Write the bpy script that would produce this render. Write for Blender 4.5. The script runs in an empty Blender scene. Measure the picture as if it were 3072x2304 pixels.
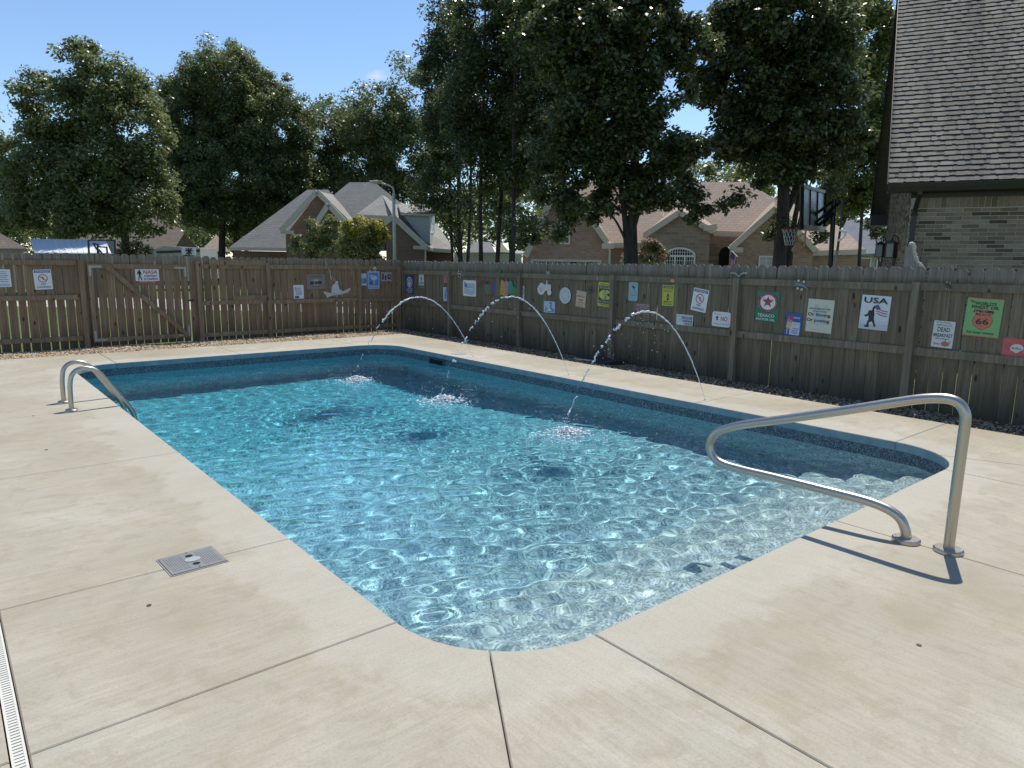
import bpy, bmesh, math, random
import numpy as np
from mathutils import Vector, Matrix
random.seed(7); RNG = np.random.RandomState(7)
SC = bpy.context.scene
COL = SC.collection

# ------------------------------------------------------------------ camera
F_PX, PITCH, ROLL, YAW = 2091.03, math.radians(9.9483), math.radians(.7129), math.radians(39.765)
H = 1.7
fw = np.array([math.sin(YAW)*math.cos(PITCH), math.cos(YAW)*math.cos(PITCH), -math.sin(PITCH)])
r0 = np.array([math.cos(YAW), -math.sin(YAW), 0]); u0 = np.cross(r0, fw)
rt = math.cos(ROLL)*r0+math.sin(ROLL)*u0; up = -math.sin(ROLL)*r0+math.cos(ROLL)*u0
cam = bpy.data.cameras.new('camera'); camo = bpy.data.objects.new('camera', cam); COL.objects.link(camo)
cam.sensor_width = 36; cam.lens = F_PX/3072*36; cam.clip_end = 2000; cam.clip_start = .05
camo.matrix_world = Matrix(((rt[0], up[0], -fw[0], 0), (rt[1], up[1], -fw[1], 0), (rt[2], up[2], -fw[2], H), (0, 0, 0, 1)))
SC.camera = camo

# ------------------------------------------------------------------ light
SUN = Vector((.49, .21, 1)).normalized()
SUN_EL = math.asin(SUN.z); SUN_AZ = math.atan2(SUN.x, SUN.y)
w = bpy.data.worlds.new('World'); SC.world = w; w.use_nodes = True
nt = w.node_tree; bg = nt.nodes['Background']
sky = nt.nodes.new('ShaderNodeTexSky'); sky.sky_type = 'NISHITA'; sky.sun_disc = False
sky.sun_elevation = SUN_EL; sky.sun_rotation = SUN_AZ
sky.air_density = 1.0; sky.dust_density = 0.; sky.ozone_density = 4.5; sky.altitude = 100
bg.inputs[1].default_value = .122
# one small wisp of cloud low over the trees
_d = fw+(1130-1536)/F_PX*rt-(228-1152)/F_PX*up; _d = _d/np.linalg.norm(_d)
_tc = nt.nodes.new('ShaderNodeTexCoord'); _s = nt.nodes.new('ShaderNodeVectorMath'); _s.operation = 'SUBTRACT'; _s.inputs[1].default_value = tuple(_d)
nt.links.new(_tc.outputs['Generated'], _s.inputs[0]); _m = nt.nodes.new('ShaderNodeVectorMath'); _m.operation = 'MULTIPLY'; _m.inputs[1].default_value = (1, 1, 2.2)
nt.links.new(_s.outputs[0], _m.inputs[0]); _l = nt.nodes.new('ShaderNodeVectorMath'); _l.operation = 'LENGTH'; nt.links.new(_m.outputs[0], _l.inputs[0])
_n = nt.nodes.new('ShaderNodeTexNoise'); _n.inputs['Scale'].default_value = 45; _n.inputs['Detail'].default_value = 6; nt.links.new(_tc.outputs['Generated'], _n.inputs['Vector'])
_a = nt.nodes.new('ShaderNodeMath'); _a.operation = 'MULTIPLY_ADD'; _a.inputs[1].default_value = -26; nt.links.new(_l.outputs['Value'], _a.inputs[0]); nt.links.new(_n.outputs['Fac'], _a.inputs[2])
_k = nt.nodes.new('ShaderNodeMapRange'); _k.inputs[1].default_value = .05; _k.inputs[2].default_value = .55; _k.inputs[4].default_value = .75; nt.links.new(_a.outputs[0], _k.inputs[0])
_x = nt.nodes.new('ShaderNodeMix'); _x.data_type = 'RGBA'; nt.links.new(_k.outputs[0], _x.inputs[0]); nt.links.new(sky.outputs[0], _x.inputs[6]); _x.inputs[7].default_value = (5.2, 5.3, 5.4, 1)
nt.links.new(_x.outputs[2], bg.inputs[0])
sl = bpy.data.lights.new('sun', 'SUN'); sl.energy = 3.75; sl.angle = math.radians(.5); sl.color = (1, .94, .84)
sl.cycles.is_caustics_light = True
so = bpy.data.objects.new('sun', sl); COL.objects.link(so)
so.rotation_euler = SUN.to_track_quat('Z', 'Y').to_euler()
SC.view_settings.view_transform = 'Standard'; SC.view_settings.look = 'None'
SC.view_settings.exposure = 0.40; SC.view_settings.gamma = 1
SC.cycles.use_denoising = True
SC.cycles.max_bounces = 8; SC.cycles.transparent_max_bounces = 8
SC.cycles.sample_clamp_indirect = 4

# ------------------------------------------------------------------ picture -> place
def ray(px):
    return fw+(px[0]-1536)/F_PX*rt-(px[1]-1152)/F_PX*up
def onG(px, z=0.):
    d = ray(px); t = (z-H)/d[2]; return d*t+[0, 0, H]
def onX(px, x):
    d = ray(px); return d*(x/d[0])+[0, 0, H]
def onY(px, y):
    d = ray(px); return d*(y/d[1])+[0, 0, H]
FH = np.array([math.sin(YAW), math.cos(YAW), 0])
RH = np.array([math.cos(YAW), -math.sin(YAW), 0])
def Q(x, y, D):
    """point at depth D (metres along the heading) seen at x, y"""
    d = ray((x, y)); return d*(D/(d@FH))+[0, 0, H]

# ------------------------------------------------------------------ object helpers
def tag(o, label=None, cat=None, group=None, kind=None):
    if label: o['label'] = label
    if cat: o['category'] = cat
    if group: o['group'] = group
    if kind: o['kind'] = kind
    return o
def link(name, me, parent=None, mats=None):
    o = bpy.data.objects.new(name, me); COL.objects.link(o)
    if parent is not None:
        o.parent = parent
    if mats is not None:
        for m in (mats if isinstance(mats, (list, tuple)) else [mats]): me.materials.append(m)
    return o
def empty(name, loc=(0, 0, 0), label=None, cat=None, group=None, kind=None):
    o = bpy.data.objects.new(name, None); COL.objects.link(o); o.location = loc
    o.empty_display_size = .1
    return tag(o, label, cat, group, kind)
class MB:
    """mesh builder: collects polygons, world coordinates minus origin"""
    def __init__(s, origin=(0, 0, 0)):
        s.v = []; s.f = []; s.m = []; s.o = np.array(origin, float)
    def add(s, vs, fs, mi=0):
        n = len(s.v); s.v += [tuple(np.array(p, float)-s.o) for p in vs]
        s.f += [tuple(i+n for i in f) for f in fs]; s.m += [mi]*len(fs); return s
    def hexa(s, p, mi=0):  # 8 corners: bottom 4 ccw, top 4
        return s.add(p, [(3, 2, 1, 0), (4, 5, 6, 7), (0, 1, 5, 4), (1, 2, 6, 5), (2, 3, 7, 6), (3, 0, 4, 7)], mi)
    def box(s, x0, x1, y0, y1, z0, z1, mi=0):
        return s.hexa([(x0, y0, z0), (x1, y0, z0), (x1, y1, z0), (x0, y1, z0), (x0, y0, z1), (x1, y0, z1), (x1, y1, z1), (x0, y1, z1)], mi)
    def prism(s, poly, off, mi=0):
        """poly: list of 3d points; off: extrusion vector"""
        n = len(poly); P = [np.array(p, float) for p in poly]; off = np.array(off, float)
        nrm = sum((np.cross(P[i]-P[0], P[(i+1) % n]-P[0]) for i in range(1, n-1)), np.zeros(3))
        if nrm@off < 0: P = P[::-1]
        Qp = [p+off for p in P]
        fs = [tuple(range(n))[::-1], tuple(range(n, 2*n))]+[(i, (i+1) % n, n+(i+1) % n, n+i) for i in range(n)]
        return s.add(P+Qp, fs, mi)
    def beam(s, a, b, w, h, mi=0, upv=(0, 0, 1)):
        a = np.array(a, float); b = np.array(b, float); d = b-a; d /= np.linalg.norm(d)
        sd = np.cross(d, upv); nn = np.linalg.norm(sd)
        if nn < 1e-4: sd = np.array([1., 0, 0]); nn = 1
        sd /= nn; u = np.cross(sd, d)
        q = []
        for e in (a, b):
            q.append([e-sd*w/2-u*h/2, e+sd*w/2-u*h/2, e+sd*w/2+u*h/2, e-sd*w/2+u*h/2])
        p = q[0]+q[1]
        return s.add(p, [(0, 1, 2, 3)[::-1], (4, 5, 6, 7), (0, 1, 5, 4), (1, 2, 6, 5), (2, 3, 7, 6), (3, 0, 4, 7)], mi)
    def tube(s, pts, r, n=10, mi=0, cap=True):
        P = [np.array(p, float) for p in pts]; m = len(P)
        R = r if hasattr(r, '__len__') else [r]*m
        vs = []; prev = None
        for i in range(m):
            t = P[min(i+1, m-1)]-P[max(i-1, 0)]; t = t/(np.linalg.norm(t)+1e-9)
            if prev is None:
                a = np.array([0, 0, 1.]) if abs(t[2]) < .9 else np.array([1., 0, 0]); x = np.cross(t, a)
            else:
                x = prev-t*(prev@t)
            x /= np.linalg.norm(x)+1e-9; y = np.cross(t, x); prev = x
            for k in range(n):
                an = 2*math.pi*k/n; vs.append(P[i]+R[i]*(math.cos(an)*x+math.sin(an)*y))
        fs = [(i*n+k, i*n+(k+1) % n, (i+1)*n+(k+1) % n, (i+1)*n+k) for i in range(m-1) for k in range(n)]
        if cap: fs += [tuple(range(n))[::-1], tuple(range((m-1)*n, m*n))]
        return s.add(vs, fs, mi)
    def blob(s, c, r, mi=0, n=6, seed=None):
        c = np.array(c, float); rr = r if hasattr(r, '__len__') else (r, r, r); vs = [c+[0, 0, rr[2]]]; rows = 3
        for i in range(1, rows):
            th = math.pi*i/rows
            for k in range(n):
                ph = 2*math.pi*(k+.5*(i % 2))/n; j = 1+random.uniform(-.12, .12)
                vs.append(c+np.array([rr[0]*math.sin(th)*math.cos(ph), rr[1]*math.sin(th)*math.sin(ph), rr[2]*math.cos(th)])*j)
        vs.append(c-[0, 0, rr[2]])
        fs = [(0, 1+k, 1+(k+1) % n) for k in range(n)]
        for i in range(rows-2):
            fs += [(1+i*n+k, 1+(i+1)*n+k, 1+(i+1)*n+(k+1) % n, 1+i*n+(k+1) % n) for k in range(n)]
        b = len(vs)-1; o = 1+(rows-2)*n
        fs += [(b, o+(k+1) % n, o+k) for k in range(n)]
        return s.add(vs, fs, mi)
    def mesh(s, name, smooth=False):
        me = bpy.data.meshes.new(name); me.from_pydata([tuple(map(float, v)) for v in s.v], [], s.f)
        if any(s.m): me.polygons.foreach_set('material_index', s.m)
        if smooth: me.polygons.foreach_set('use_smooth', [True]*len(s.f))
        me.update(); return me
    def obj(s, name, mats, parent=None, smooth=False):
        o = link(name, s.mesh(name, smooth), parent, mats)
        if parent is None: o.location = s.o
        elif np.abs(s.o).sum() > 0 and np.abs(np.array(parent.location)-s.o).sum() > 1e-6:
            o.location = Vector(s.o)-parent.location
        return o
def np_mesh(name, V, F):
    """V (n,3), F (m,k) arrays -> mesh, fast"""
    me = bpy.data.meshes.new(name); k = F.shape[1]
    me.vertices.add(len(V)); me.vertices.foreach_set('co', V.astype(np.float32).ravel())
    me.loops.add(F.size); me.loops.foreach_set('vertex_index', F.astype(np.int32).ravel())
    me.polygons.add(len(F)); me.polygons.foreach_set('loop_start', np.arange(0, F.size, k, dtype=np.int32))
    try: me.polygons.foreach_set('loop_total', np.full(len(F), k, dtype=np.int32))
    except Exception: pass
    me.update(calc_edges=True); return me

# ------------------------------------------------------------------ materials
class NT:
    def __init__(s, name):
        s.m = bpy.data.materials.new(name); s.m.use_nodes = True; s.t = s.m.node_tree
        s.b = s.t.nodes['Principled BSDF']; s.out = s.t.nodes['Material Output']; s._c = None
    def n(s, typ, **kw):
        x = s.t.nodes.new(typ)
        for k, v in kw.items(): setattr(x, k, v)
        return x
    def L(s, a, b): s.t.links.new(a, b)
    @property
    def pos(s):
        if s._c is None: s._c = s.n('ShaderNodeNewGeometry').outputs['Position']
        return s._c
    @property
    def oc(s): return s.n('ShaderNodeTexCoord').outputs['Object']
    def mapping(s, src, scale=(1, 1, 1), loc=(0, 0, 0), rot=(0, 0, 0)):
        m = s.n('ShaderNodeMapping'); m.inputs['Scale'].default_value = scale; m.inputs['Location'].default_value = loc
        m.inputs['Rotation'].default_value = rot; s.L(src, m.inputs[0]); return m.outputs[0]
    def noise(s, src, scale=5, detail=4, rough=.55, dist=0):
        x = s.n('ShaderNodeTexNoise'); x.inputs['Scale'].default_value = scale; x.inputs['Detail'].default_value = detail
        x.inputs['Roughness'].default_value = rough; x.inputs['Distortion'].default_value = dist
        s.L(src, x.inputs['Vector']); return x.outputs['Fac']
    def ramp(s, fac, stops):
        x = s.n('ShaderNodeValToRGB'); e = x.color_ramp.elements
        while len(e) < len(stops): e.new(.5)
        for i, (p, c) in enumerate(stops):
            e[i].position = p; e[i].color = (*c, 1) if hasattr(c, '__len__') else (c, c, c, 1)
        s.L(fac, x.inputs[0]); return x.outputs[0]
    def math(s, op, a, b=None, c=None, clamp=False):
        x = s.n('ShaderNodeMath', operation=op, use_clamp=clamp)
        for i, v in enumerate((a, b, c)):
            if v is None: continue
            if isinstance(v, (int, float)): x.inputs[i].default_value = v
            else: s.L(v, x.inputs[i])
        return x.outputs[0]
    def mix(s, fac, a, b, blend='MIX'):
        x = s.n('ShaderNodeMix', data_type='RGBA', blend_type=blend)
        if isinstance(fac, (int, float)): x.inputs[0].default_value = fac
        else: s.L(fac, x.inputs[0])
        for i, v in ((6, a), (7, b)):
            if isinstance(v, tuple): x.inputs[i].default_value = (*v, 1)
            else: s.L(v, x.inputs[i])
        return x.outputs[2]
    def bump(s, h, strength=.4, dist=.01):
        x = s.n('ShaderNodeBump'); x.inputs['Strength'].default_value = strength; x.inputs['Distance'].default_value = dist
        s.L(h, x.inputs['Height']); s.L(x.outputs[0], s.b.inputs['Normal']); return x
    def color(s, v):
        if isinstance(v, tuple): s.b.inputs['Base Color'].default_value = (*v, 1)
        else: s.L(v, s.b.inputs['Base Color'])
        return s
    def set(s, **kw):
        for k, v in kw.items(): s.b.inputs[k.replace('_', ' ')].default_value = v
        return s
def plain(name, col, rough=.6, metal=0, var=.12, scale=8, spec=.5):
    m = NT(name); n = m.noise(m.pos, scale, 4)
    c = tuple(col); lo = tuple(x*(1-var) for x in c); hi = tuple(min(1, x*(1+var)) for x in c)
    m.color(m.ramp(n, [(.3, lo), (.7, hi)])); m.set(Roughness=rough, Metallic=metal)
    m.b.inputs['Specular IOR Level'].default_value = spec
    return m.m

PX0, PX1, PY0, PY1, PR = 1.56, 7.18, 2.05, 12.72, .66   # pool outline

def mat_concrete():
    m = NT('brushed_concrete')
    sep = m.n('ShaderNodeSeparateXYZ'); m.L(m.pos, sep.inputs[0])
    big = m.noise(m.pos, .55, 5, .6); mid = m.noise(m.mapping(m.pos, (1, 1, 1), (3, 7, 0)), 2.3, 5, .65)
    fine = m.noise(m.pos, 90, 4, .75)
    # distance to the pool outline (a bleached band follows the pool edge)
    dx = m.math('SUBTRACT', m.math('ABSOLUTE', m.math('SUBTRACT', sep.outputs[0], (PX0+PX1)/2)), (PX1-PX0)/2-PR)
    dy = m.math('SUBTRACT', m.math('ABSOLUTE', m.math('SUBTRACT', sep.outputs[1], (PY0+PY1)/2)), (PY1-PY0)/2-PR)
    dxc = m.math('MAXIMUM', dx, 0.); dyc = m.math('MAXIMUM', dy, 0.)
    d = m.math('SUBTRACT', m.math('SQRT', m.math('ADD', m.math('MULTIPLY', dxc, dxc), m.math('MULTIPLY', dyc, dyc))), PR)
    dw = m.math('ADD', d, m.math('MULTIPLY', m.math('SUBTRACT', mid, .5), .9))
    band = m.ramp(dw, [(.0, 1.), (.30, .9), (.36, .55), (.42, .0)])
    # broom strokes run away from the pool: along x beside it, along y in front of it
    front = m.math('GREATER_THAN', m.math('SUBTRACT', dy, dx), 0.)
    sx = m.noise(m.mapping(m.pos, (1.6, 110, 1)), 1, 3, .7); sy = m.noise(m.mapping(m.pos, (110, 1.6, 1)), 1, 3, .7)
    mx = m.n('ShaderNodeMix', data_type='FLOAT'); m.L(front, mx.inputs[0]); m.L(sx, mx.inputs[2]); m.L(sy, mx.inputs[3]); st = mx.outputs[0]
    lx = m.noise(m.mapping(m.pos, (3., 30, 1)), 1, 5, .7); ly = m.noise(m.mapping(m.pos, (30, 3., 1)), 1, 5, .7)
    mx2 = m.n('ShaderNodeMix', data_type='FLOAT'); m.L(front, mx2.inputs[0]); m.L(lx, mx2.inputs[2]); m.L(ly, mx2.inputs[3])
    blotch = m.noise(m.mapping(m.pos, (1, 1, 1), (9, 2, 0)), 6.5, 6, .7, .6)
    base = m.ramp(big, [(.34, (.315, .275, .20)), (.46, (.385, .35, .268)), (.56, (.44, .408, .33)), (.68, (.475, .448, .38))])
    base = m.mix(m.ramp(mid, [(.44, .0), (.58, .65)]), base, (.375, .355, .285))
    base = m.mix(m.ramp(blotch, [(.50, .0), (.66, .45)]), base, (.285, .245, .17))
    base = m.mix(m.math('MULTIPLY', m.ramp(mx2.outputs[0], [(.45, .0), (.60, 1.)]), .36), base, (.33, .28, .20))
    base = m.mix(m.math('MULTIPLY', band, .5), base, (.49, .465, .40))
    base = m.mix(m.ramp(st, [(.35, .18), (.6, 0.)]), base, (.27, .23, .165))
    base = m.mix(m.ramp(fine, [(.36, .36), (.52, 0.)]), base, (.25, .22, .17))
    spots = m.n('ShaderNodeTexVoronoi'); spots.inputs['Scale'].default_value = 1.1; spots.inputs['Randomness'].default_value = 1
    m.L(m.pos, spots.inputs['Vector'])
    base = m.mix(m.ramp(spots.outputs['Distance'], [(.0, .75), (.013, .6), (.017, 0.)]), base, (.12, .10, .08))
    m.color(base); m.set(Roughness=.82); m.b.inputs['Specular IOR Level'].default_value = .3
    m.bump(m.math('ADD', m.math('MULTIPLY', st, .7), m.math('MULTIPLY', fine, .5)), .35, .003)
    return m.m
def mat_plaster(dark=False):
    m = NT('pebble_plaster')
    v = m.n('ShaderNodeTexVoronoi'); v.inputs['Scale'].default_value = 95 if dark else 75; m.L(m.pos, v.inputs['Vector'])
    s = m.n('ShaderNodeSeparateColor'); m.L(v.outputs['Color'], s.inputs[0])
    c = m.ramp(s.outputs[0], [(0, (.03, .045, .055)), (.4, (.065, .09, .105)), (.7, (.13, .165, .185)), (.9, (.22, .26, .28)), (1, (.32, .36, .37))]) if dark else m.ramp(s.outputs[0], [(0, (.12, .17, .19)), (.3, (.32, .40, .43)), (.6, (.56, .64, .66)), (.85, (.76, .81, .82)), (1, (.88, .90, .90))])
    n = m.noise(m.pos, 2, 3)
    m.color(m.mix(m.ramp(n, [(.3, 0.), (.7, .35)]), c, (.08, .12, .15) if dark else (.45, .55, .58)))
    m.set(Roughness=.7); m.bump(v.outputs['Distance'], .3, .004)
    return m.m
def mat_coping():  # blue grey paints shade and water reflection onto the concrete face
    m = NT('coping_face_shade'); n = m.noise(m.pos, 6, 5, .65); f = m.noise(m.mapping(m.pos, (1, 1, 12)), 9, 4)
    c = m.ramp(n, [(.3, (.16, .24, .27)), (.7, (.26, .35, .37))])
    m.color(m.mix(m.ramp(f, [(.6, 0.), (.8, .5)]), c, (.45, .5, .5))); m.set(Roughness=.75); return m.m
def mat_wood(name, tones, zgrey=None):
    m = NT(name)
    info = m.n('ShaderNodeObjectInfo'); rnd = info.outputs['Random']
    off = m.n('ShaderNodeVectorMath', operation='ADD'); cmb = m.n('ShaderNodeCombineXYZ')
    m.L(m.math('MULTIPLY', rnd, 37.), cmb.inputs[0]); m.L(m.math('MULTIPLY', rnd, 19.), cmb.inputs[1]); m.L(m.math('MULTIPLY', rnd, 53.), cmb.inputs[2])
    tc = m.n('ShaderNodeTexCoord'); m.L(tc.outputs['Object'], off.inputs[0]); m.L(cmb.outputs[0], off.inputs[1]); P = off.outputs[0]
    g = m.noise(m.mapping(P, (38, 38, 1.6)), 1, 5, .65, .8); big = m.noise(m.mapping(P, (6, 6, .9)), 1, 4)
    kn = m.n('ShaderNodeTexVoronoi'); kn.inputs['Scale'].default_value = 1; m.L(m.mapping(P, (6.5, 6.5, 2.6)), kn.inputs['Vector'])
    lo, mi, hi = tones
    c = m.ramp(g, [(.28, lo), (.5, mi), (.72, hi)])
    c = m.mix(m.ramp(rnd, [(0, 0.), (1, .5)]), c, tuple(x*.55 for x in mi))
    c = m.mix(m.ramp(big, [(.35, .45), (.65, 0.)]), c, tuple(x*.9 for x in lo))
    c = m.mix(m.ramp(kn.outputs['Distance'], [(.0, .9), (.09, .75), (.14, 0.)]), c, (.018, .013, .010))
    if zgrey is not None:   # the board ends above the top rail have weathered silver
        sep = m.n('ShaderNodeSeparateXYZ'); m.L(m.pos, sep.inputs[0])
        z = m.ramp(m.math('ADD', sep.outputs[2], m.math('MULTIPLY', m.math('SUBTRACT', big, .5), .12)), [(0, 0.), (1, 1.)])
        zz = m.math('SUBTRACT', sep.outputs[2], zgrey); zf = m.math('MULTIPLY', zz, 14., clamp=True)
        c = m.mix(m.math('MULTIPLY', zf, .75), c, m.ramp(g, [(.3, (.12, .108, .09)), (.7, (.29, .265, .23))]))
        low_dark = m.math('MULTIPLY', m.math('SUBTRACT', .62, m.math('ADD', sep.outputs[2], m.math('MULTIPLY', big, .35))), 2.2, clamp=True)  # boards turn darker towards the ground
        c = m.mix(m.math('MULTIPLY', low_dark, .55), c, (.022, .024, .019))
    m.color(c); m.set(Roughness=.85); m.b.inputs['Specular IOR Level'].default_value = .25
    m.bump(g, .5, .004); return m.m
def mat_leaf(name, a, b, c2, gloss=.42, trans=.25):
    m = NT(name)
    g = m.n('ShaderNodeNewGeometry'); isl = g.outputs['Random Per Island']
    n = m.noise(m.pos, .55, 3); col = m.ramp(m.math('ADD', m.math('MULTIPLY', isl, .65), m.math('MULTIPLY', n, .4)), [(.15, a), (.5, b), (.88, c2)])
    m.color(col); m.set(Roughness=gloss); m.b.inputs['Specular IOR Level'].default_value = .55
    t = m.n('ShaderNodeBsdfTranslucent'); m.L(m.mix(.5, col, tuple(min(1, x*1.5) for x in c2)), t.inputs[0])
    mx = m.n('ShaderNodeMixShader'); mx.inputs[0].default_value = trans
    m.L(m.b.outputs[0], mx.inputs[1]); m.L(t.outputs[0], mx.inputs[2]); m.L(mx.outputs[0], m.out.inputs[0]); return m.m
def facing(m, R=RH, zmul=1.):
    sx = m.n('ShaderNodeVectorMath', operation='DOT_PRODUCT'); m.L(m.pos, sx.inputs[0]); sx.inputs[1].default_value = tuple(R)
    sep = m.n('ShaderNodeSeparateXYZ'); m.L(m.pos, sep.inputs[0]); c = m.n('ShaderNodeCombineXYZ')
    m.L(sx.outputs['Value'], c.inputs[0]); m.L(m.math('MULTIPLY', sep.outputs[2], zmul), c.inputs[1]); return c.outputs[0]
def mat_brick(name, c1, c2, mortar, bw=.21, bh=.075):
    m = NT(name); v = facing(m); b = m.n('ShaderNodeTexBrick'); m.L(v, b.inputs['Vector'])
    b.inputs['Color1'].default_value = (*c1, 1); b.inputs['Color2'].default_value = (*c2, 1); b.inputs['Mortar'].default_value = (*mortar, 1)
    b.inputs['Scale'].default_value = 1; b.inputs['Brick Width'].default_value = bw; b.inputs['Row Height'].default_value = bh
    b.inputs['Mortar Size'].default_value = .007; b.inputs['Bias'].default_value = 0
    n = m.noise(m.pos, 1.2, 4); m.color(m.mix(m.ramp(n, [(.35, .35), (.65, 0.)]), b.outputs['Color'], tuple(x*.7 for x in c1)))
    m.bump(b.outputs['Fac'], -.4, .008); m.set(Roughness=.9); return m.m
def mat_shingle(name, c1, c2, dark, zmul=1.5, row=.19):
    m = NT(name); v = facing(m, zmul=zmul); b = m.n('ShaderNodeTexBrick'); m.L(v, b.inputs['Vector'])
    b.inputs['Color1'].default_value = (*c1, 1); b.inputs['Color2'].default_value = (*c2, 1); b.inputs['Mortar'].default_value = (*dark, 1)
    b.inputs['Scale'].default_value = 1; b.inputs['Brick Width'].default_value = .33; b.inputs['Row Height'].default_value = row
    b.inputs['Mortar Size'].default_value = .018; b.inputs['Mortar Smooth'].default_value = .6
    n = m.noise(m.pos, 1.5, 5); m.color(m.mix(m.ramp(n, [(.3, .4), (.7, 0.)]), b.outputs['Color'], dark))
    m.set(Roughness=.9); m.bump(b.outputs['Fac'], -.5, .02); return m.m

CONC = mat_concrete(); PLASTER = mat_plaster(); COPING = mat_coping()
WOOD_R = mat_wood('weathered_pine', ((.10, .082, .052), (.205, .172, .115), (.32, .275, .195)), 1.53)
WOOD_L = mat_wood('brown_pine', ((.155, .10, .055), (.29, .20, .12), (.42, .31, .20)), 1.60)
RAILW = mat_wood('fence_rail_wood', ((.12, .10, .068), (.23, .20, .14), (.33, .29, .215)))
RAILWL = mat_wood('brown_rail_wood', ((.165, .11, .062), (.33, .235, .145), (.45, .345, .235)))
STEEL = NT('stainless_steel'); STEEL.color((.62, .60, .57)).set(Metallic=1., Roughness=.27)
_n = STEEL.noise(STEEL.pos, 60, 4, .7); STEEL.L(STEEL.ramp(_n, [(.3, .30), (.7, .40)]), STEEL.b.inputs['Roughness'])
STEEL.color(STEEL.mix(STEEL.ramp(STEEL.noise(STEEL.pos, 160, 3, .8), [(.5, 0.), (.8, .18)]), (.47, .44, .385), (.28, .24, .18))); STEEL = STEEL.m
WHITE = plain('white_plastic', (.62, .60, .52), .5, var=.04)
WHITEP = plain('white_paint', (.72, .71, .67), .55, var=.06)
BLACKM = plain('black_metal', (.012, .012, .014), .4)
DARK = plain('dark_hole', (.006, .006, .006), .9)
TRIM = plain('cream_trim', (.55, .50, .40), .6, var=.05)
BROWNM = plain('dark_brown_metal', (.030, .025, .022), .45, var=.15)
BARK = NT('bark'); BARK.color(BARK.ramp(BARK.noise(BARK.mapping(BARK.pos, (9, 9, 1.5)), 1, 6, .7), [(.3, (.022, .018, .014)), (.7, (.085, .072, .058))])).set(Roughness=.95)
BARK.bump(BARK.noise(BARK.mapping(BARK.pos, (14, 14, 2)), 1, 5), .9, .03); BARK = BARK.m
#__PART2__
# ------------------------------------------------------------------ ground
GRASS = NT('lawn'); GRASS.color(GRASS.ramp(GRASS.noise(GRASS.pos, 3, 6, .7), [(.3, (.06, .09, .02)), (.7, (.14, .18, .05))])).set(Roughness=.95)
GRASS.bump(GRASS.noise(GRASS.pos, 40, 3), .8, .03); GRASS = GRASS.m
SOIL = plain('soil', (.09, .07, .05), .95, var=.4, scale=5)
g = MB()
R_ = 900; hx0, hx1, hy0, hy1 = 1.2, 7.5, 1.7, 13.1
for (a, b, c, d) in ((-R_, R_, -R_, hy0), (-R_, R_, hy1, R_), (-R_, hx0, hy0, hy1), (hx1, R_, hy0, hy1)):
    g.add([(a, c, -.14), (b, c, -.14), (b, d, -.14), (a, d, -.14)], [(0, 1, 2, 3)])
tag(g.obj('ground', GRASS), kind='structure')
road = MB(); c0 = Q(0, 790, 29); c1 = Q(1400, 790, 27); dd = (c1-c0)/np.linalg.norm(c1-c0); pp = np.array([-dd[1], dd[0], 0])
a0 = c0-dd*40; a1 = c1+dd*40
road.add([(*(a0-pp*3)[:2], -.135), (*(a1-pp*3)[:2], -.135), (*(a1+pp*3)[:2], -.135), (*(a0+pp*3)[:2], -.135)], [(0, 1, 2, 3)])
tag(road.obj('road', plain('pale_concrete_road', (.42, .41, .38), .9, var=.1, scale=2)), kind='structure')

# ------------------------------------------------------------------ pool deck: one slab each
deck = empty('pool_deck', kind='structure')
def arc(cx, cy, a0, a1, n=10):
    return [(cx+PR*math.cos(math.radians(a0+(a1-a0)*i/n)), cy+PR*math.sin(math.radians(a0+(a1-a0)*i/n))) for i in range(n+1)]
cBL = (PX0+PR, PY0+PR); cBR = (PX1-PR, PY0+PR); cTL = (PX0+PR, PY1-PR); cTR = (PX1-PR, PY1-PR)
DX0, DX1 = .05, .10       # strip drain
EX, EY = 8.5, 14.2        # outer edges of the deck
ys = [4.0, 6.48, 8.93, 11.35]
slabs = []
# left strip
l = [PY0+PR]+ys
for a, b in zip(l[:-1], l[1:]): slabs.append([(DX1, a), (PX0, a), (PX0, b), (DX1, b)])
slabs.append([(DX1, ys[-1]), (PX0, ys[-1])]+arc(*cTL, 180, 90)+[(cTL[0], EY), (DX1, EY)])
# far strip
for a, b in ((cTL[0], 4.2), (4.2, cTR[0])): slabs.append([(a, PY1), (b, PY1), (b, EY), (a, EY)])
slabs.append([(cTR[0], PY1)]+arc(*cTR, 90, 0)[1:]+[(PX1, 9.85), (EX, 9.85), (EX, EY), (cTR[0], EY)])
# right strip
l = [PY0+PR, 5.05, 7.42, 9.85]
for a, b in zip(l[:-1], l[1:]): slabs.append([(PX1, a), (EX, a), (EX, b), (PX1, b)])
# near left corner, split by the diagonal joint
slabs.append([(DX1, -.40)]+arc(*cBL, 225, 180, 6)+[(DX1, PY0+PR)])
slabs.append([(DX1, -3), (cBL[0], -3)]+arc(*cBL, 270, 225, 6)+[(DX1, -.40)])
slabs.append([(cBL[0], -3), (4.57, -3), (4.57, PY0), (cBL[0], PY0)])
slabs.append([(4.57, -3), (cBR[0], -3), (cBR[0], PY0), (4.57, PY0)])
slabs.append([(cBR[0], -3), (EX, -3), (EX, -1.54)]+arc(*cBR, 315, 270, 6))
slabs.append([(EX, -1.54), (EX, PY0+PR), (PX1, PY0+PR)]+arc(*cBR, 0, -45, 6)[1:])
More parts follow.
